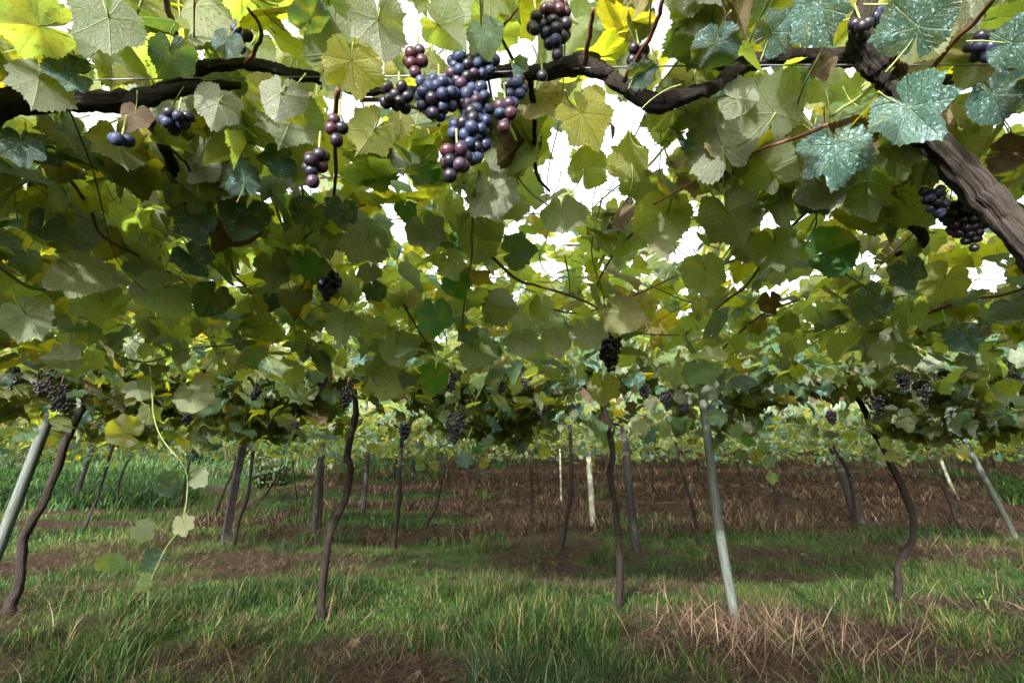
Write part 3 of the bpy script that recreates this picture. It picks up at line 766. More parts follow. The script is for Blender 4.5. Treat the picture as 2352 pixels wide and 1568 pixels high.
# canes overhead that the photo shows
canes = [
  (vineR, [(1901, 287), (1835, 312), (1758, 333), (1678, 370), (1568, 427), (1500, 470)], 1.60, .0032, M_cane),
  (vineR, [(2120, 205), (2165, 130), (2235, 60), (2290, -10)], 1.66, .0042, M_cane),
  (vineR, [(2075, 190), (2060, 130), (2040, 60)], 1.68, .0035, M_cane),
  (vineR, [(1430, 190), (1465, 120), (1500, 50), (1530, -20)], 1.66, .0042, M_cane),
  (vineR, [(1345, 150), (1352, 90), (1362, 20)], 1.69, .0045, M_cane),
  (vineR, [(1905, 270), (1990, 210), (2090, 120), (2180, 60)], 1.68, .003, M_green_cane),
  (vineL, [(775, 200), (765, 280), (772, 380), (768, 460)], 1.64, .0045, M_cane),
  (vineL, [(430, 165), (410, 100), (390, 30), (375, -20)], 1.70, .006, M_cane),
  (vineL, [(300, 250), (350, 300), (420, 370), (440, 400)], 1.63, .0035, M_cane),
  (vineL, [(565, 145), (600, 80), (570, 20)], 1.70, .0035, M_cane),
  (vineL, [(830, 230), (905, 232), (960, 250), (1010, 290)], 1.66, .0035, M_cane),
  (vineL, [(150, 400), (200, 470), (240, 540), (330, 590), (430, 650)], 1.62, .004, M_cane),
  (vineL, [(530, 600), (545, 640), (620, 720), (640, 780)], 1.62, .004, M_green_cane),
  (vineR, [(1180, 150), (1150, 80), (1190, 20)], 1.70, .003, M_cane),
  (vineR, [(1370, 660), (1400, 600), (1450, 540), (1490, 500)], 1.66, .004, M_cane),
  (vineR, [(1230, 700), (1330, 720), (1430, 690), (1560, 630)], 1.66, .004, M_cane),
  (vineR, [(1130, 590), (1190, 640), (1260, 660), (1360, 700), (1450, 760), (1560, 770)], 1.60, .0045, M_cane),
  (vineR, [(1570, 770), (1660, 700), (1720, 650), (1780, 560), (1850, 490)], 1.63, .005, M_cane),
  (vineR, [(2130, 720), (2220, 690), (2300, 680), (2420, 640)], 1.62, .006, M_cane),
  (vineR, [(1600, 640), (1680, 600), (1760, 570), (1840, 530)], 1.60, .0035, M_green_cane),
  (vineL, [(1090, 430), (1085, 520), (1080, 600), (1070, 680), (1060, 780)], 1.57, .0035, M_green_cane),
  (vineL, [(640, 350), (690, 420), (700, 500), (690, 560)], 1.64, .003, M_green_cane),
  (vineL, [(0, 610), (80, 660), (180, 650), (260, 630)], 1.60, .0045, M_green_cane),
  (vineL, [(230, 800), (330, 830), (440, 800), (560, 790)], 1.56, .005, M_green_cane),
  (vineL, [(680, 560), (760, 500), (840, 470)], 1.62, .003, M_cane),
  (vineL, [(930, 700), (960, 760), (1000, 820)], 1.50, .004, M_cane),
  (vineR, [(1640, 820), (1740, 730), (1830, 690)], 1.60, .005, M_cane),
]
for i, (par, pts, h, r, m) in enumerate(canes):
    P = [hp(u, v, h + .01 * math.sin(i + k)) for k, (u, v) in enumerate(pts)]
    V, F, U = tube(P, np.linspace(1.1, .7, len(P)) * r, 6, .12, 5, i, .0012)
    link('shoot', mesh_np('shoot', V, F, [m], uv=U), par)
for i in range(130):        # canes in the upper layer
    x = rng.uniform(-3, 3); y = rng.uniform(.2, 2.4); a = rng.uniform(-.9, .9) + math.pi / 2; L = rng.uniform(.3, .9)
    z = float(wire_z(y)) + rng.uniform(-.12, .12)
    P = [np.array([x, y, z])]; 
    for k in range(4):
        a += rng.normal(0, .25); P.append(P[-1] + np.array([math.cos(a) * L / 4, math.sin(a) * L / 4, rng.normal(-.01, .025)]))
    V, F, U = tube(P, np.linspace(1.1, .6, 5) * rng.uniform(.0014, .0032), 5, .1, 4, 300 + i)
    link('shoot', mesh_np('shoot', V, F, [M_cane if i % 3 == 0 else M_green_cane], uv=U), over_parent(x))
# curling tendrils
for i in range(46):
    x = rng.uniform(-2, 2); y = rng.uniform(.5, 2.2); z = float(wire_z(y)) - rng.uniform(.02, .14)
    P = [np.array([x, y, z])]; a = rng.uniform(0, 6.28); e = rng.uniform(-.6, .3); st = .02
    turn = rng.uniform(.25, .6) * rng.choice([-1, 1])
    for k in range(12):
        a += turn * (k / 6) ** 1.5; e += rng.normal(0, .15)
        P.append(P[-1] + st * np.array([math.cos(a) * math.cos(e), math.sin(a) * math.cos(e), math.sin(e)]))
        st *= .93
    V, F, U = tube(P, np.linspace(.0012, .0006, len(P)), 4, 0, 3)
    link('tendril', mesh_np('tendril', V, F, [M_green_cane], uv=U), over_parent(x))

# ------------------------------------------------------------------ trellis wires
wires = [
  ([(-900, 200), (20, 187), (600, 178), (950, 175), (1400, 155), (1900, 150), (2300, 150), (3300, 150)], .72, 'bright straight trellis wire running under the near cordon'),
  ([(-600, 520), (300, 525), (1200, 492), (1480, 488), (2400, 488), (3000, 490)], 1.25, 'thin trellis wire crossing the leaves above the middle of the roof'),
  ([(-400, 640), (600, 642), (1200, 637), (1900, 634), (2500, 650)], 1.72, 'thin grey trellis wire below the hanging silver leaves'),
  ([(-400, 752), (650, 752), (1300, 746), (1900, 738), (2500, 752)], 2.35, 'thin trellis wire over the gap before the next vine row'),
]
for pts, Y, lab in wires:
    P = [at(u, v, Y) for u, v in pts]
    V, F, U = tube(P, .0013 + .0003 * Y, 5, 0, 4)
    o = link('trellis_wire', mesh_np('trellis_wire', V, F, [M_wire], uv=U)); tag(o, lab, 'wire', 'trellis wires')
for k, (Y, lab) in enumerate([(3.9, 'wire strung along the tops of the nearest trunk row'), (4.9, 'wire running behind the nearest trunk row')]):
    P = [np.array([x, Y, float(wire_z(Y)) + .01 * math.sin(x * 1.3)]) for x in np.linspace(-1.2 * Y - 2, 1.2 * Y + 2, 9)]
    V, F, U = tube(P, .0016, 5, 0, 4)
    o = link('trellis_wire', mesh_np('trellis_wire', V, F, [M_wire], uv=U)); tag(o, lab, 'wire', 'trellis wires')

# ------------------------------------------------------------------ leaves overhead
HOLES = [(150, 40, 95, 60), (30, 95, 50, 30), (230, 285, 60, 30), (800, 265, 75, 60), (950, 70, 85, 65), (600, 215, 22, 50), (620, 260, 40, 25), (1385, 20, 30, 60),
         (1410, 345, 165, 62), (1450, 250, 60, 55), (1290, 400, 60, 50), (1400, 445, 80, 28), (1905, 100, 45, 45), (1560, 20, 55, 40), (1500, 520, 30, 15), (700, 10, 40, 20),
         (2060, 170, 28, 35), (1120, 170, 60, 25), (1810, 635, 30, 30), (2200, 640, 34, 20), (2295, 650, 40, 32), (430, 90, 30, 15), (1380, 200, 40, 40),
         (780, 380, 30, 25), (2200, 380, 25, 20), (1590, 500, 20, 20), (1860, 480, 20, 14), (100, 250, 40, 25), (1650, 640, 18, 12)]
def in_hole(P, grow=22):
    u, v, d = project(P); bad = np.zeros(len(P), bool)
    for hu, hv, a, b_ in HOLES:
        bad |= ((u - hu) / (a + grow)) ** 2 + ((v - hv) / (b_ + grow)) ** 2 < 1
    return bad
KEEP = []     # (u, v, radius, depth): what hangs or runs clear of the leaves
for pl, rr in (([(-60, 268), (90, 228), (180, 228), (330, 222), (400, 204), (550, 196)], 22), ([(440, 175), (520, 150), (600, 150), (680, 165)], 18), ([(1100, 170), (1240, 170), (1330, 150), (1385, 170), (1440, 205), (1510, 238), (1590, 215), (1650, 195), (1720, 142), (1800, 130), (1985, 130)], 26),
               ([(1985, 20), (1990, 120), (2050, 190), (2110, 290), (2180, 365), (2280, 465), (2360, 555)], 45), ([(370, 300), (390, 350), (415, 410), (430, 460)], 14), ([(1215, 175), (1222, 250), (1225, 330)], 10),
               ([(2010, 440), (2080, 500), (2125, 555)], 12), ([(1901, 287), (1758, 333), (1568, 427)], 4), ([(772, 220), (768, 440)], 6)):
    for (a0, b0), (a1, b1) in zip(pl[:-1], pl[1:]):
        for q in np.linspace(0, 1, 6): KEEP.append((a0 + (a1 - a0) * q, b0 + (b1 - b0) * q, rr, .92))
for q in ((1003, 228, 50), (1080, 170, 60), (1092, 245, 60), (1082, 320, 60), (1045, 375, 40), (1155, 268, 40), (955, 142, 30), (912, 220, 28), (1180, 205, 25), (1276, 60, 60), (725, 382, 40), (772, 300, 20), (405, 275, 30), (277, 318, 25),
          (1466, 128, 30), (553, 85, 20), (755, 655, 30), (2148, 462, 35), (2218, 515, 50), (2025, 42, 30), (2258, 110, 25), (1400, 808, 35)): KEEP.append((*q, .9 if q[1] < 450 else 1.7))
KEEP = np.array(KEEP)
def in_front(P, s):
    u, v, d = project(P); bad = np.zeros(len(P), bool)
    rad = .62 * s * FPX / d
    for a, b_, r_, dd in KEEP:
        bad |= ((u - a) ** 2 + (v - b_) ** 2 < (r_ + rad) ** 2) & (d < dd)
    return bad
def rot_euler(Mx): return Matrix(Mx.tolist()).to_euler()
LEAFCOUNT = {}
def put_leaf(par, kind, pos, Rm, scale, meshes=NEAR_M, variant=None):
    ms = meshes[kind]
    me = ms[variant if variant is not None else int(rng.integers(0, len(ms)))]
    o = bpy.data.objects.new('leaf', me); C.objects.link(o); o.parent = par
    o.location = Vector(pos) - par.location
    o.rotation_euler = rot_euler(Rm); o.scale = (scale,) * 3
    LEAFCOUNT[par.name] = LEAFCOUNT.get(par.name, 0) + 1
    return o
def facing(pos, under, tiltdeg, roll, g=rng):
    """a leaf whose upper or lower side looks at the camera, tilted by some degrees, tip turned by ROLL from straight down"""
    v = np.array([0, 0, CAMZ]) - pos; v /= np.linalg.norm(v)
    side = np.cross([0, 0, 1.], v); side /= np.linalg.norm(side); upv = np.cross(v, side)
    a = g.uniform(0, 2 * np.pi); t = math.radians(tiltdeg)
    n = v * math.cos(t) + (side * math.cos(a) + upv * math.sin(a)) * math.sin(t)
    r = math.radians(roll)
    d = -upv * math.cos(r) + side * math.sin(r)
    d = d - d.dot(n) * n; d /= np.linalg.norm(d)
    N = -n if under else n
    X = np.cross(d, N)
    return np.stack([X, d, N], -1)
heroes = [  # u, v, width px, kind, underside seen, roll
  (2085, 247, 175, 'dust', 0, 20), (1918, 335, 170, 'dust', 0, -10), (1870, 447, 95, 'dust', 0, 10), (1898, 578, 125, 'plain', 0, 95), (2085, 620, 85, 'dust', 0, 5),
  (562, 490, 115, 'dust', 0, -10), (450, 500, 110, 'dust', 0, 30), (786, 480, 82, 'dust', 0, 0), (712, 487, 100, 'dust', 0, -30), (560, 415, 95, 'dust', 0, 200),
  (440, 590, 95, 'dust', 0, 40), (488, 680, 95, 'dust', 0, -15), (2110, 62, 175, 'dust', 0, 150), (1888, 20, 135, 'dust', 0, 0), (1645, 100, 125, 'dust', 0, -20),
  (1775, 75, 110, 'dust', 0, 120), (2325, 100, 120, 'dust', 0, 60), (2280, 218, 130, 'dust', 0, 10), (1112, 78, 95, 'pale', 0, 20), (712, 45, 95, 'dust', 0, 170),
  (50, 330, 95, 'dust', 0, 20), (120, 345, 75, 'dust', 0, -20), (115, 510, 75, 'dust', 0, 5), (170, 170, 95, 'dust', 0, -60), (1000, 720, 100, 'plain', 0, 10),
  (1000, 858, 85, 'plain', 0, -5), (1042, 650, 80, 'plain', 0, 40), (930, 480, 55, 'plain', 0, 0), (990, 395, 50, 'plain', 0, 5), (645, 362, 85, 'dust', 0, -70),
  (860, 665, 65, 'dust', 0, 20), (1185, 580, 90, 'dust', 0, 95), (520, 95, 70, 'dust', 0, 0), (1190, 150, 45, 'dust', 0, 60), (1465, 172, 75, 'dust', 0, 100),
  (620, 690, 50, 'dust', 0, 10), (390, 120, 110, 'dust', 0, 10), (2010, 690, 90, 'dust', 0, -50), (2210, 770, 80, 'dust', 0, 20),
  (845, 550, 120, 'pale', 1, -20), (850, 620, 60, 'pale', 1, 0), (622, 612, 95, 'pale', 1, 10), (1130, 435, 135, 'pale', 1, 20), (868, 45, 145, 'pale', 1, 10), (645, 215, 110, 'pale', 1, 5),
  (503, 235, 110, 'pale', 1, 0), (1672, 490, 150, 'pale', 1, 10), (1290, 482, 115, 'green', 1, 5), (1532, 490, 155, 'green', 1, -20), (1342, 388, 115, 'yellow', 1, 160), (1450, 375, 120, 'yellow', 1, 175),
  (975, 525, 105, 'pale', 1, 15), (1100, 540, 115, 'pale', 1, -5), (1688, 225, 95, 'pale', 1, 60), (1335, 262, 150, 'yellow', 0, 30), (808, 140, 145, 'yellow', 0, 15),
  (1780, 260, 160, 'green', 1, 150), (1660, 340, 170, 'pale', 1, 190), (1770, 390, 150, 'green', 1, 200), (1885, 420, 130, 'pale', 1, 20), (790, 740, 90, 'green', 1, 0), (910, 790, 100, 'green', 1, 20),
  (380, 660, 135, 'green', 1, -40), (60, 720, 120, 'green', 1, 50), (235, 690, 110, 'green', 1, 10), (175, 620, 140, 'green', 1, 60), (1425, 715, 110, 'green', 1, 60), (1140, 700, 95, 'pale', 1, 80),
  (1385, 885, 85, 'green', 1, 0), (890, 870, 95, 'green', 1, 40), (1090, 800, 95, 'green', 1, 0), (2170, 640, 105, 'yellow', 1, -30), (1030, 600, 80, 'green', 1, 20), (320, 400, 120, 'green', 1, 20),
  (480, 400, 130, 'green', 1, 0), (90, 60, 170, 'green', 1, -60), (250, 40, 150, 'green', 1, 20), (90, 180, 130, 'green', 1, 10), (270, 320, 120, 'green', 1, 20), (860, 300, 120, 'yellow', 1, -30),
  (920, 280, 70, 'yellow', 1, 0), (1010, 60, 120, 'green', 1, 60), (1350, 760, 90, 'green', 1, 15), (1990, 440, 120, 'green', 1, -10), (2080, 470, 120, 'green', 1, 20), (1180, 470, 80, 'green', 1, 10),
  (1620, 620, 110, 'green', 1, 0), (1780, 560, 120, 'green', 1, 10), (1200, 780, 90, 'green', 1, 5), (1285, 780, 80, 'green', 1, -5), (230, 110, 90, 'green', 1, 180), (310, 260, 70, 'dry', 0, 0),
  (1040, 330, 50, 'dry', 0, 20), (1770, 690, 60, 'dry', 0, 0), (2310, 350, 90, 'dry', 0, 60), (1890, 150, 60, 'dry', 0, 0), (730, 610, 60, 'plain', 1, 0), (700, 600, 80, 'plain', 0, 20), (660, 600, 60, 'green', 0, 0),
]
for (u, v, wpx, kind, und, roll) in heroes:
    h = 1.60 + rng.uniform(-.02, .03) if v < 560 else 1.56 + rng.uniform(-.03, .03)
    if v > 700: h = 1.46
    p = hp(u, v, h)
    if v > 560:
        d = ray(u, v); t = min((h - CAMZ) / d[2], .145 * FPX / wpx * 1.15); p = np.array([0, 0, CAMZ]) + d * t
    _, _, dep = project(p[None])
    wid = .93 * wpx * float(dep[0]) / FPX
    put_leaf(over_parent(p[0]), kind, p, facing(p, und, rng.uniform(8, 32), roll), wid / 1.6)

KINDS_NEAR = ['green', 'pale', 'yellow', 'dust', 'plain', 'dry']
def near_canopy():
    n = 14500
    x = rng.uniform(-4.2, 4.2, n); y = rng.uniform(-.1, 2.55, n) ; keepx = np.abs(x) < 1.25 * y + 1.2
    x, y = x[keepx], y[keepx]; n = len(x)
    layer = rng.random(n)
    z = wire_z(y) + np.where(layer < .45, rng.uniform(-.10, .04, n), rng.uniform(.02, .34, n))
    # fringe that hangs down behind the near roof
    hang = (y > 1.5) & (rng.random(n) < .42)
    z = np.where(hang, z - rng.uniform(0, .28, n) * (.4 + fbm(x, y * 0, 1.2, 5)), z)
    dense = fbm(x, y, 1.0, 70) + .08 * (x < -.6) + .10 * (x > 1.1)
    keep = rng.random(n) < np.clip(.25 + 1.3 * dense, .3, 1) * np.interp(y, [1.0, 1.5], [1.0, .55])
    P = np.stack([x, y, z], -1)[keep]; layer = layer[keep]
    keep = ~in_hole(P, 8) | (rng.random(len(P)) < .03)
    P = P[keep]; layer = layer[keep]
    s = (.07 + .075 * rng.beta(1.6, 1.6, len(P))) / 1.6
    ok = ~in_front(P, s) & (project(P)[2] > .72)
    P = P[ok]; s = s[ok]; n = len(P)
    Rm = orient(n, 8, 78)
    u, v, dep = project(P)
    vis = (u > -60) & (u < 2412) & (v > -60) & (v < 1200) & (dep > .4)
    rank = np.argsort(-(s / dep) - 100 * vis + (P[:, 2] - wire_z(P[:, 1])) * .08)
    done = np.zeros(n, bool)
    for i in rank:
        par = over_parent(P[i, 0])
        if not vis[i] or LEAFCOUNT.get(par.name, 0) >= 295: continue
        q = rng.random(); up = P[i, 2] > float(wire_z(P[i, 1])) + .03
        kind = ('green' if q < .62 else 'yellow' if q < .86 else 'pale' if q < .93 else 'dust' if q < .97 else 'dry') if up else \
               ('green' if q < .52 else 'pale' if q < .74 else 'dust' if q < .88 else 'plain' if q < .90 else 'yellow' if q < .96 else 'dry')
        put_leaf(par, kind, P[i], Rm[i], s[i]); done[i] = True
    rest = np.where(~done)[0]
    kk = rng.random(len(rest))
    for mat, lo, hi in ((M_green, 0, .72), (M_yellow, .72, .9), (M_pale, .9, 1.01)):
        sel = rest[(kk >= lo) & (kk < hi)]
        own = np.array([[abs(q[1] - P[i, 0]) for q in OVER] for i in sel]).argmin(1)
        for j, (par, _) in enumerate(OVER):
            q = sel[own == j]
            if not len(q): continue
            me = scatter(MID_T, P[q], Rm[q], s[q], 'foliage', [mat, M_petiole])
            tag(link('foliage', me, par), kind='stuff')
near_canopy()

# ------------------------------------------------------------------ rows behind
ROWS = [4.35, 8.3, 12.3, 16.2, 20.2, 24.2, 28.2, 32.2, 36.2]
def row_leaves(yk, n, half, g):
    hw = 1.2 * (yk + half) + 1.5
    x = g.uniform(-hw, hw, n); y = yk + g.uniform(-half, half, n)
    t = g.random(n)
    zw = wire_z(y)
    c = fbm(x, y * .4, .9, 90 + int(yk))
    z = zw + np.where(t < .55, g.normal(.06, .10, n), np.where(t < .8, g.uniform(0, .42, n) * (.4 + c), -g.exponential(.26, n) * (.3 + 1.5 * np.clip(c - .25, 0, 1)) - .02))
    keep = g.random(n) < np.clip(.35 + 1.2 * fbm(x, y, .6, 33), 0, 1)
    return np.stack([x, y, z], -1)[keep]
def assign(P, cand):
    return np.array([[abs(P[:, 0] - c['x']) + 2.2 * abs(P[:, 1] - c['y'])] for c in cand]).reshape(len(cand), -1).argmin(0)
for ri, yk in enumerate(ROWS):
    g = np.random.default_rng(500 + ri)
    if ri == 0:
        P = row_leaves(yk + .1, 9500, 1.25, g)
        # drooping clusters of the nearest row
        ex = []
        for (u, v, su, n_) in [(1120, 950, 190, 900), (1760, 930, 130, 420), (2180, 930, 200, 900), (610, 930, 200, 760), (60, 900, 130, 260), (1490, 915, 110, 360), (330, 930, 180, 560), (1890, 860, 130, 200), (940, 930, 90, 260), (2330, 960, 120, 300)]:
            p = at(u, v, yk); sx = su / FPX * yk
            ex.append(np.stack([g.normal(p[0], sx * .55, n_), yk + g.normal(0, .3, n_), p[2] + .38 - g.random(n_) * .72], -1))
        ex = np.vstack(ex)
        ex[:, 2] = 1.95 + (ex[:, 2] - 1.95) * (.35 + 1.15 * vnoise(ex[:, 0], ex[:, 1] * .5, 2.1, 17))
        P = np.vstack([P, ex])
        u_, v_, d_ = project(P); win = np.zeros(len(P), bool)     # openings between the trunks where the rows behind show
        for a_, b0_, ra, rb in ((910, 960, 90, 55), (1465, 950, 85, 62), (1850, 960, 115, 58), (1960, 930, 60, 60), (330, 975, 130, 32), (820, 930, 26, 60), (1355, 915, 40, 40), (1612, 950, 24, 70)):
            win |= ((u_ - a_) / ra) ** 2 + ((v_ - b0_) / rb) ** 2 < 1
        P = P[~win | (g.random(len(P)) < .07)]
    else:
        P = row_leaves(yk, int(9000 + 3500 * min(ri, 5)), 1.55 if ri < 6 else 1.9, g)
    if ri >= 3: P = P[P[:, 0] > -3.2 - .36 * P[:, 1]]
    P[:, 2] = np.maximum(P[:, 2], wire_z(P[:, 1]) - g.uniform(.38, .62, len(P)))
    n = len(P)
    big = 1.0 if ri < 3 else 1.35
    s = g.uniform(.10, .175, n) / 1.6 * big
    Rm = orient(n, 8, 80, g=g)
    mats = [(M_green, .62), (M_dust, .84), (M_yellow, .91), (M_pale, .98), (M_dry, 1.01)]
    km = g.random(n)
    cand = [c for c in VINES if abs(c['y'] - yk) < 2.6] if ri < 3 else []
    if ri < 3 and cand:
        own = assign(P, cand)
        for j, c in enumerate(cand):
            idx = np.where(own == j)[0]
            if ri == 0:
                u, v, dep = project(P[idx]); vis = (u > 0) & (u < 2352) & (v < 1100)
                score = s[idx] / dep * vis - (P[idx, 1] - yk) * .002
                order = idx[np.argsort(-score)]
                kn = ['green', 'dust', 'yellow', 'pale', 'dry']
                for i in order[:260]:
                    k = next(q for q, (m, top) in enumerate(mats) if km[i] < top)
                    put_leaf(c['o'], kn[k], P[i], Rm[i], s[i], MID_M)
                idx = order[260:]
            lo = 0
            for m, hi in mats:
                q = idx[(km[idx] >= lo) & (km[idx] < hi)]; lo = hi
                if len(q) < 3: continue
                me = scatter(MID_T if ri == 0 else FAR_T, P[q], Rm[q], s[q], 'foliage', [m, M_petiole], g)
                tag(link('foliage', me, c['o']), kind='stuff')
    else:
        lo = 0; V_ = []
        parts = []
        for m, hi in mats:
            q = np.where((km >= lo) & (km < hi))[0]; lo = hi
            parts.append((m, q))
        for m, q in parts[:1] + parts[1:3]:
            me = scatter(FAR_T, P[q], Rm[q], s[q], 'distant_foliage', [m, M_petiole], g)
            if me: tag(link('distant_foliage', me), 'leaf roof of the far vine rows climbing the slope', kind='stuff')

# unseen leaf roof added behind the camera to shade the ground
for yk in (-4.0, -8.0):
    g = np.random.default_rng(640 + int(-yk)); n = 14000
    P = np.stack([g.uniform(-9, 9, n), yk + g.uniform(-1.9, 1.2, n), 1.75 + g.uniform(-.25, .28, n)], -1)
    me = scatter(FAR_T, P, orient(n, 8, 78, g=g), g.uniform(.07, .11, n), 'added_rear_foliage', [M_green, M_petiole], g)
    tag(link('added_rear_foliage', me), 'unseen leaf roof added behind the viewer to shade the floor', kind='stuff')

# ------------------------------------------------------------------ grapes
def ico(sub):
    import bmesh
    bm = bmesh.new(); bmesh.ops.create_icosphere(bm, subdivisions=sub, radius=1)
    for v in bm.verts:
        v.co.z *= 1.06
    V = np.array([v.co[:] for v in bm.verts]); F = np.array([[l.index for l in f.verts] for f in bm.faces]); bm.free()
    return V, F
IV3, IF3 = ico(3); IV1, IF1 = ico(2)
BERRY = {k: mesh_np('grape_' + k, IV3 * .0106, IF3, [m]) for k, m in (('blue', M_blue), ('purple', M_purple), ('red', M_red), ('black', M_black))}
def bunch_points(w_, h_, n, d, g, taper=.5):
    """berry centres packed round an elongated bunch hanging from the origin; w_, h_ its size"""
    pts = []
    tries = 0
    flat_ = h_ < w_ * .95
    while len(pts) < n and tries < 9000:
        tries += 1
        t = g.random(); rad = (w_ / 2 - d * .3) * math.sin(math.pi * min(1, (t * .85 + .15))) ** .6 * (1 - taper * t)
        if flat_: rad = max(w_ / 2 - d * .5, d * .3)
        a = g.uniform(0, 2 * np.pi); rr = rad * math.sqrt(g.uniform(.05, 1))
        p = np.array([rr * math.cos(a), rr * math.sin(a) * .8, -t * (h_ - d) - d * .5])
        if all(np.sum((p - q) ** 2) > (d * .70) ** 2 for q in pts): pts.append(p)
    return pts
bunches = [ # u, v of the middle, w px, h px, berries, mix, label
  (1003, 228, 112, 95, 38, 'blue blue blue blue black', 'blue grape bunch forming the left shoulder of the big cluster'),
  (1065, 172, 80, 110, 30, 'blue purple blue black', 'upper dusky purple-blue grape bunch in the big central cluster'),
  (1112, 150, 66, 66, 16, 'blue', 'bright powdery blue grape bunch just below the pale teal leaf'),
  (1092, 245, 90, 90, 22, 'blue blue purple', 'blue grape bunch at the core of the big central cluster'),
  (1082, 318, 112, 110, 42, 'blue blue black blue', 'lower blue grape bunch of the big central cluster'),
  (1045, 375, 76, 82, 28, 'black red purple black', 'dark wine-red grape bunch at the very bottom of the big cluster'),
  (1157, 268, 56, 82, 17, 'red purple blue', 'reddish grape bunch at the right of the big central cluster'),
  (955, 142, 58, 62, 15, 'red black purple', 'small red and black grape bunch on the wire left of the big cluster'),
  (912, 220, 56, 48, 10, 'black', 'small black grape bunch left of the big cluster'),
  (1180, 205, 52, 66, 9, 'black blue', 'few black grapes hanging right of the big cluster'),
  (1276, 70, 84, 130, 30, 'purple red blue black', 'long two-coloured grape bunch at the top of the picture, wine red above blue'),
  (1228, 50, 36, 50, 6, 'black', 'small black grape bunch beside the long two-coloured one'),
  (725, 382, 68, 82, 30, 'black red purple', 'dark compact grape bunch hanging beside the vertical cane'),
  (772, 300, 44, 72, 14, 'black red', 'slim dark red grape bunch partly behind the vertical cane'),
  (405, 275, 62, 34, 8, 'black blue', 'few black grapes on the yellow leaf under the thick cordon'),
  (277, 318, 44, 34, 4, 'blue', 'four blue grapes before a grey-green leaf'),
  (1466, 128, 56, 56, 15, 'red black', 'dark red grape bunch behind a brown cane above the kinked cordon'),
  (553, 85, 34, 56, 5, 'blue', 'few blue grapes below a sprayed leaf near the thin left cordon'),
  (755, 655, 62, 58, 20, 'blue black', 'blue-black grape bunch in the dark leaves left of the middle'),
  (2148, 462, 66, 60, 19, 'black blue', 'black grape bunch with a faint bloom beside the thick trunk'),
  (2218, 515, 92, 100, 36, 'black', 'large nearly black grape bunch in shade under the thick trunk'),
  (2025, 42, 52, 66, 12, 'blue black', 'blue grape bunch right of the fork of the big vine'),
  (1975, 58, 44, 40, 7, 'black', 'small black grape bunch left of the fork of the big vine'),
  (2220, 8, 66, 50, 12, 'black', 'black grape bunch cut off by the top edge above a grey leaf'),
  (2258, 110, 70, 60, 14, 'black blue', 'shadowed grape bunch under the dark leaf near the right edge'),
  (1648, 122, 54, 44, 8, 'black purple', 'few purple-black grapes peeping from behind a sprayed leaf'),
  (1400, 808, 62, 78, 28, 'black', 'black grape bunch hanging at the lower rim of the roof'),
  (1243, 176, 30, 34, 4, 'black', 'three black grapes under the knotted cordon'),
  (1640, 20, 60, 40, 7, 'black', 'black grapes beside the browned leaf near the top edge'),
]
for i, (u, v, wp, hpx, n, mix, lab) in enumerate(bunches):
    g = np.random.default_rng(700 + i)
    Y = .66 if v < 450 else None
    if Y: mid = at(u, v, {4: .68, 3: .68, 5: .655}.get(i, .66 + .02 * math.sin(i)))
    else:
        mid = hp(u, v, 1.50) if v > 700 else hp(u, v, 1.56)
    dep = float(project(mid[None])[2][0])
    W_, H_ = wp * dep / FPX, hpx * dep / FPX
    H3 = H_ / .80
    top = mid + np.array([0, 0, H3 / 2])
    d = .0225
    o = tag(empty('grape_bunch', tuple(top)), lab, 'grape bunch', 'grape bunches hanging from the near roof')
    ks = mix.split()
    few = 1.45 if n <= 10 else 1.12
    pts = bunch_points(W_ * few, H3 * (1.2 if n <= 10 else 1.08), int(n * (1.4 if n <= 10 else 3.2)), d, g)
    if i == 10: pts.sort(key=lambda p: p[2])
    for j, p in enumerate(pts):
        k = ks[int(g.integers(0, len(ks)))]
        if i == 10: k = 'red' if j > len(pts) * .62 else ('purple' if j > len(pts) * .45 else g.choice(['blue', 'black']))
        b_ = bpy.data.objects.new('grape', BERRY[k]); C.objects.link(b_); b_.parent = o; b_.location = p
        b_.rotation_euler = tuple(g.uniform(0, 6, 3)); s_ = g.uniform(.88, 1.08); b_.scale = tuple(s_ * g.uniform(.94, 1.05, 3))
    V, F, U = tube([(0, 0, .03), (.002, 0, -.01), (-.002, .002, -H3 * .5), (0, 0, -H3 * .8)], [.0018, .002, .0015, .001], 5, n=3)
    link('stalk', mesh_np('stalk', V, F, [M_green_cane], uv=U), o, (0, 0, 0))
far_b = [(100, 878, 60, 70), (132, 915, 50, 70), (152, 935, 45, 45), (1045, 985, 60, 75), (1035, 880, 45, 50), (2010, 935, 55, 60), (2335, 850, 60, 60), (2120, 900, 50, 60), (2075, 880, 40, 50),
         (1195, 880, 45, 50), (1245, 945, 30, 35), (930, 992, 35, 40), (675, 990, 30, 45), (585, 905, 35, 35), (795, 915, 40, 60), (470, 910, 30, 30), (1150, 890, 30, 30), (1530, 920, 35, 50), (2165, 855, 45, 35), (430, 965, 25, 30), (30, 870, 30, 60), (740, 880, 30, 40), (1480, 900, 30, 40), (1570, 940, 25, 30), (1910, 960, 30, 35)]
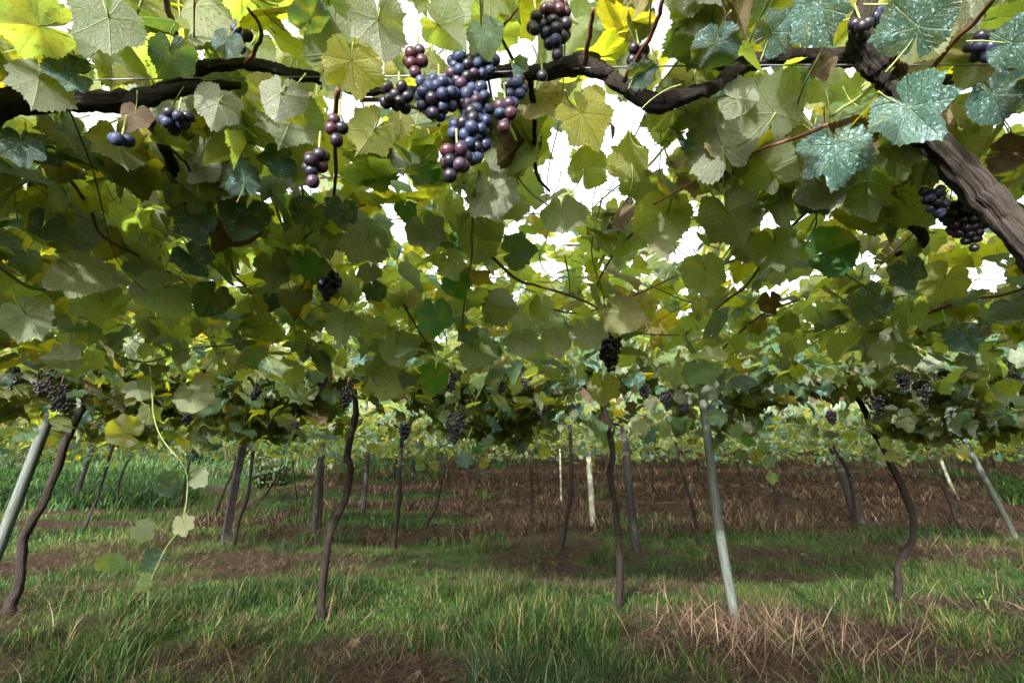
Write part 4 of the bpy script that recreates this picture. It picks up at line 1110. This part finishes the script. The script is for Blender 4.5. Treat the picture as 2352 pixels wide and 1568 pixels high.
fl = ['beside the top of the leaning grey-green post', 'just right of the leaning post top', 'between the leaning post and the thick trunk', 'large and loose, hanging lowest in the middle of the fringe', 'high in the middle fringe beside a plain green leaf',
      'compact, near the top of the kinked trunk', 'at the right edge under pale leaves', 'right of the kinked trunk in dark leaves', 'above the kinked trunk arch', 'small, over the middle fringe', 'tiny, in the middle fringe beside the hooked trunk',
      'by the second-row trunk top', 'slim, left of the bent trunk', 'beside a brown curled leaf on the left', 'tight against the bent trunk top', 'small, in the left fringe', 'small, behind speckled leaves in the middle', 'between hooked trunk and smooth post', 'under a row of pale leaves on the right',
      'tiny, low in the left fringe', 'cut by the left edge', 'left of the bent trunk top', 'right of the hook of the hooked trunk', 'left of the smooth post top', 'left of the kinked trunk arch']
for i, ((u, v, wp, hpx), l) in enumerate(zip(far_b, fl)):
    g = np.random.default_rng(800 + i)
    Y = 3.35 + .25 * g.random(); mid = at(u, v, Y); dep = float(project(mid[None])[2][0])
    W_, H_ = wp * dep / FPX, hpx * dep / FPX
    top = mid + np.array([0, 0, H_ / 2])
    o = tag(empty('grape_bunch', tuple(top)), 'dark grape bunch ' + l, 'grape bunch', 'grape bunches in the nearest trunk row')
    pts = bunch_points(W_, H_, 55, .021, g)
    V = np.vstack([IV1 * .0112 * g.uniform(.85, 1.1) + p for p in pts]); F = np.vstack([IF1 + k * len(IV1) for k in range(len(pts))])
    b_ = link('grapes', mesh_np('grapes', V, F, [M_black if i % 3 else M_purple]), o, (0, 0, 0)); tag(b_, kind='stuff')
    V, F, U = tube([(0, 0, .06), (0, 0, .0), (0, 0, -H_ * .6)], [.003, .003, .002], 5, n=3)
    link('stalk', mesh_np('stalk', V, F, [M_cane], uv=U), o, (0, 0, 0))

# ------------------------------------------------------------------ hanging shoots
def shoot(par, pts, Ys, r, leaves, mat=M_green_cane):
    P = [at(u, v, Y) for (u, v), Y in zip(pts, Ys)]
    V, F, U = tube(P, np.linspace(1.2, .5, len(P)) * r, 6, .1, 6)
    s = link('hanging_shoot', mesh_np('hanging_shoot', V, F, [mat], uv=U), par)
    for (u, v, Y, wpx, kind, und, roll) in leaves:
        p = at(u, v, Y); dep = float(project(p[None])[2][0])
        me = NEAR_M[kind][int(rng.integers(0, 16))]
        o = bpy.data.objects.new('leaf', me); C.objects.link(o); o.parent = s
        o.location = Vector(p)          # the shoot sits at the world origin
        o.rotation_euler = rot_euler(facing(p, und, 30, roll)); o.scale = (.85 * wpx * dep / FPX / 1.6,) * 3
shoot(vineL, [(345, 840), (350, 900), (355, 960), (375, 1010), (425, 1075), (430, 1140), (420, 1190), (410, 1220), (380, 1260), (345, 1340), (340, 1400)],
      [1.75, 1.72, 1.7, 1.68, 1.66, 1.66, 1.66, 1.66, 1.67, 1.68, 1.68], .0022,
      [(318, 890, 1.7, 70, 'green', 1, 20), (345, 945, 1.7, 60, 'green', 1, 0), (290, 995, 1.7, 95, 'green', 1, -100), (440, 905, 1.75, 100, 'green', 1, 30), (380, 1110, 1.66, 70, 'dust', 0, 80),
       (455, 1095, 1.66, 60, 'green', 1, 95), (420, 1200, 1.64, 60, 'green', 1, 20), (325, 1215, 1.66, 62, 'green', 1, 60), (255, 1285, 1.66, 66, 'green', 0, 0), (345, 1280, 1.7, 60, 'dust', 0, 80), (335, 1335, 1.68, 50, 'green', 0, -90)])
vn = min((c for c in VINES if c['y'] < 6), key=lambda c: abs(c['x'] - 1.9))['o']
shoot(vn, [(1655, 990), (1690, 1010), (1735, 1040), (1760, 1075), (1780, 1090)], [3.6, 3.5, 3.45, 3.42, 3.4], .004,
      [(1690, 985, 3.5, 44, 'green', 0, 20), (1720, 1010, 3.5, 40, 'plain', 0, -60), (1735, 1045, 3.45, 40, 'yellow', 0, 40), (1765, 1060, 3.42, 38, 'green', 0, 100), (1772, 1095, 3.4, 34, 'plain', 1, 0), (1700, 1040, 3.5, 36, 'pale', 0, -30), (1750, 1025, 3.45, 34, 'green', 0, 60)])
vm = min((c for c in VINES if c['y'] < 6), key=lambda c: abs(c['x'] + .2))['o']
shoot(vm, [(975, 960), (980, 1010), (985, 1060), (990, 1085)], [3.5, 3.45, 3.42, 3.4], .003,
      [(960, 1050, 3.4, 30, 'yellow', 1, 90), (1000, 1065, 3.4, 30, 'yellow', 1, -70), (965, 1068, 3.42, 28, 'plain', 1, 60), (990, 1045, 3.42, 28, 'plain', 1, -60)])
shoot(vm, [(1085, 980), (1070, 1020), (1085, 1050), (1110, 1062)], [3.4, 3.35, 3.3, 3.3], .003,
      [(1065, 1055, 3.3, 50, 'dust', 0, 80), (1095, 1030, 3.35, 34, 'plain', 0, 20), (1110, 1062, 3.3, 30, 'yellow', 0, 60), (1120, 1010, 3.4, 40, 'pale', 0, 40)])
vk = min((c for c in VINES if c['y'] < 6), key=lambda c: abs(c['x'] - 3.9))['o']
shoot(vk, [(2000, 1000), (2010, 1040), (2030, 1065)], [4.2, 4.2, 4.2], .003,
      [(2000, 1020, 4.2, 34, 'plain', 1, 80), (2035, 1015, 4.25, 36, 'yellow', 1, -60), (2010, 1050, 4.2, 36, 'plain', 1, 60), (2045, 1045, 4.2, 34, 'yellow', 1, -80), (2020, 1065, 4.2, 26, 'pale', 1, 80)])

# ------------------------------------------------------------------ weeds
def weed(u, v, h, n, w_, lab):
    p = gp(u, v); p[2] = gz(p[0], p[1])
    o = tag(empty('leafy_weed', tuple(p)), lab, 'weed', 'broad-leaved weeds')
    tips = []
    parts = []
    for k in range(3):
        a = rng.uniform(0, 6.28); q = np.array([math.cos(a) * h * .3, math.sin(a) * h * .3, h * rng.uniform(.7, 1)])
        parts.append(tube([(0, 0, -.02), q * [.3, .3, .5], q], [.004, .003, .002], 5, n=3)); tips.append(q)
    V, F, U = join(parts); link('stem', mesh_np('stem', V, F, [M_green_cane], uv=U), o, (0, 0, 0))
    for k in range(n):
        q = tips[k % 3] * rng.uniform(.55, 1.05) + rng.normal(0, w_ * .35, 3)
        Rm = orient(1, 5, 45)[0]
        b_ = bpy.data.objects.new('leaf', MID_M['plain'][1 + 2 * (k % 3)]); C.objects.link(b_); b_.parent = o; b_.location = Vector(q); b_.rotation_euler = rot_euler(Rm)
        s_ = w_ * rng.uniform(.35, .6); b_.scale = (s_ * .7, s_, s_)
weed(1000, 1345, .17, 9, .09, 'small blue-green weed with oval leaves in the turf between bent and hooked trunks')
weed(945, 1500, .12, 7, .07, 'low pale green weed in the straw near the bottom edge')
weed(480, 1480, .16, 9, .07, 'leafy green weed in the grass in the bottom left')
weed(1620, 1290, .15, 10, .08, 'dark leafy weed at the foot of the slim trunk by the smooth post')
weed(2080, 1330, .13, 8, .07, 'grey-green weed behind the kinked trunk')
weed(2270, 1400, .15, 8, .09, 'dark green weed in the turf at the lower right')

def weed_mass(name, u0, u1, v0, v1, n, lab, hh=(.25, .6), mat=M_grass, width=(.03, .06)):
    P = []
    a, b_ = gp(u0, v0), gp(u1, v1)
    for _ in range(n):
        q = gp(rng.uniform(u0, u1), rng.uniform(v0, v1)); P.append(q)
    P = np.array(P)
    nb = 26
    P = np.repeat(P, nb, 0); P[:, :2] += rng.normal(0, .28, (len(P), 2))
    P[:, 2] = ground_z(P[:, 0], P[:, 1]) - .02
    hz = rng.random(len(P))
    me = blades(name, P, rng.uniform(hh[0], hh[1], len(P)), rng.uniform(*width, len(P)), rng.uniform(.4, 1.3, len(P)), mat, np.clip(rng.beta(2, 2, len(P)) * .8, 0, .8), 3)
    tag(link(name, me), lab, kind='stuff')
weed_mass('tall_weeds', -100, 430, 1085, 1165, 420, 'bright leafy weeds along the open left side')
weed_mass('shaded_weeds', 2290, 2450, 1110, 1160, 60, 'dark green weeds at the far right edge')

# ------------------------------------------------------------------ shrubs and trees beyond
M_treeleaf = leaf_mat('tree_leaf', [(0, (.02, .05, .022)), (.7, (.035, .08, .028)), (1, (.07, .11, .03))], [(0, (.05, .08, .05)), (1, (.08, .11, .06))],
                      [(0, (.08, .16, .02)), (1, (.16, .24, .03))], dust=0.0, trans=.25, rough=.6, spots=0)
M_trunk = simple_mat('tree_bark', (.04, .03, .022), (.12, .09, .07), 5, .9, .8, (5, 3, 1), uvs=True, dist=.03)
def clump(cx, cy, z0, W_, H_, n, size, g, lobes=14):
    cs = []
    for _ in range(lobes):
        a = g.uniform(0, 6.28); t = g.random() ** .8; rr = W_ * .5 * math.sin(math.pi * (.12 + .85 * t)) ** .7 * g.uniform(.2, .85)
        cs.append((cx + rr * math.cos(a), cy + rr * math.sin(a), z0 + H_ * (.08 + .84 * t), W_ * g.uniform(.10, .2)))
    P = []
    for c in cs:
        m = n // lobes; d = g.normal(0, 1, (m, 3)); d /= np.linalg.norm(d, axis=1)[:, None]
        P.append(np.array(c[:3]) + d * (c[3] * g.uniform(.45, 1.1, m) ** .6)[:, None] * [1, 1, .75])
    return np.vstack(P)
trees = [ # x, y, crown width, height, label
  (-52, 56, 13, 12, 'dark rounded tree on the slope beyond the left end of the vines'), (-36, 62, 15, 15, 'broad dark tree seen through the leaves above the bright weeds'),
  (-20, 66, 13, 13, 'mid green tree behind the second bent trunk'), (-8, 70, 12, 14, 'tree showing through the gap left of the middle'),
  (4, 64, 11, 15, 'feathery green tree in the gap at the middle of the roof rim'), (18, 70, 13, 12, 'low tree on the ridge right of the middle'),
  (34, 66, 13, 14, 'dark tree on the ridge toward the right'), (52, 56, 12, 17, 'blue-green tree against the sky at the right edge'), (62, 60, 13, 14, 'paler tree rightmost on the ridge')]
for i, (x, y, W_, H_, lab) in enumerate(trees):
    g = np.random.default_rng(1200 + i); z0 = gz(x, y)
    o = tag(empty('tree', (x, y, z0)), lab, 'tree', 'trees on the ridge behind the vineyard')
    tp = [(x, y, z0 - .3), (x + .2, y, z0 + H_ * .3), (x - .2, y + .1, z0 + H_ * .6), (x, y, z0 + H_ * .85)]
    V, F, U = join([tube(tp, [.35, .28, .18, .06], 9, .2, 4, i)] + [tube([tp[1], (x + 2.2 * math.cos(k * 1.7), y + 2.2 * math.sin(k * 1.7), z0 + H_ * .55), (x + W_ * .33 * math.cos(k * 1.7), y + W_ * .33 * math.sin(k * 1.7), z0 + H_ * .7)], [.16, .1, .04], 6, .2, 3, k) for k in range(5)])
    link('trunk', mesh_np('trunk', V, F, [M_trunk], uv=U), o)
    P = clump(x, y, z0 + H_ * .15, W_, H_ * .85, 6500, .3, g, 26)
    me = scatter(FAR_T, P, orient(len(P), 0, 90, g=g), g.uniform(.16, .34, len(P)), 'crown', [M_treeleaf, M_petiole], g)
    link('crown', me, o)
for i, (u, v, W_, H_, lab) in enumerate([(520, 1062, 3.2, 1.8, 'dark rounded bush behind the squared dark post'), (430, 1060, 3.0, 1.6, 'bush with grey-green leaves beyond the lone thin trunk'),
                                  (600, 1118, 2.0, 1.1, 'low dark shrub right of the squared dark post'), (40, 1075, 5, 2.6, 'bushy dark growth behind the leaning post')]):
    g = np.random.default_rng(1300 + i); p = gp(u, v); z0 = gz(p[0], p[1])
    o = tag(empty('shrub', (p[0], p[1], z0)), lab, 'shrub', 'shrubs beyond the open side')
    stems = []
    for k in range(6):
        a = g.uniform(0, 6.28)
        stems.append(tube([(p[0], p[1], z0 - .1), (p[0] + .2 * math.cos(a), p[1] + .2 * math.sin(a), z0 + H_ * .4), (p[0] + W_ * .3 * math.cos(a), p[1] + W_ * .3 * math.sin(a), z0 + H_ * .8)], [.03, .02, .008], 5, .2, 3, k))
    V, F, U = join(stems); link('stem', mesh_np('stem', V, F, [M_trunk], uv=U), o)
    P = clump(p[0], p[1], z0, W_, H_, 2600, .1, g, 12)
    me = scatter(FAR_T, P, orient(len(P), 0, 90, g=g), g.uniform(.05, .11, len(P)), 'foliage', [M_treeleaf, M_petiole], g)
    link('foliage', me, o)
bpy.context.view_layer.update()
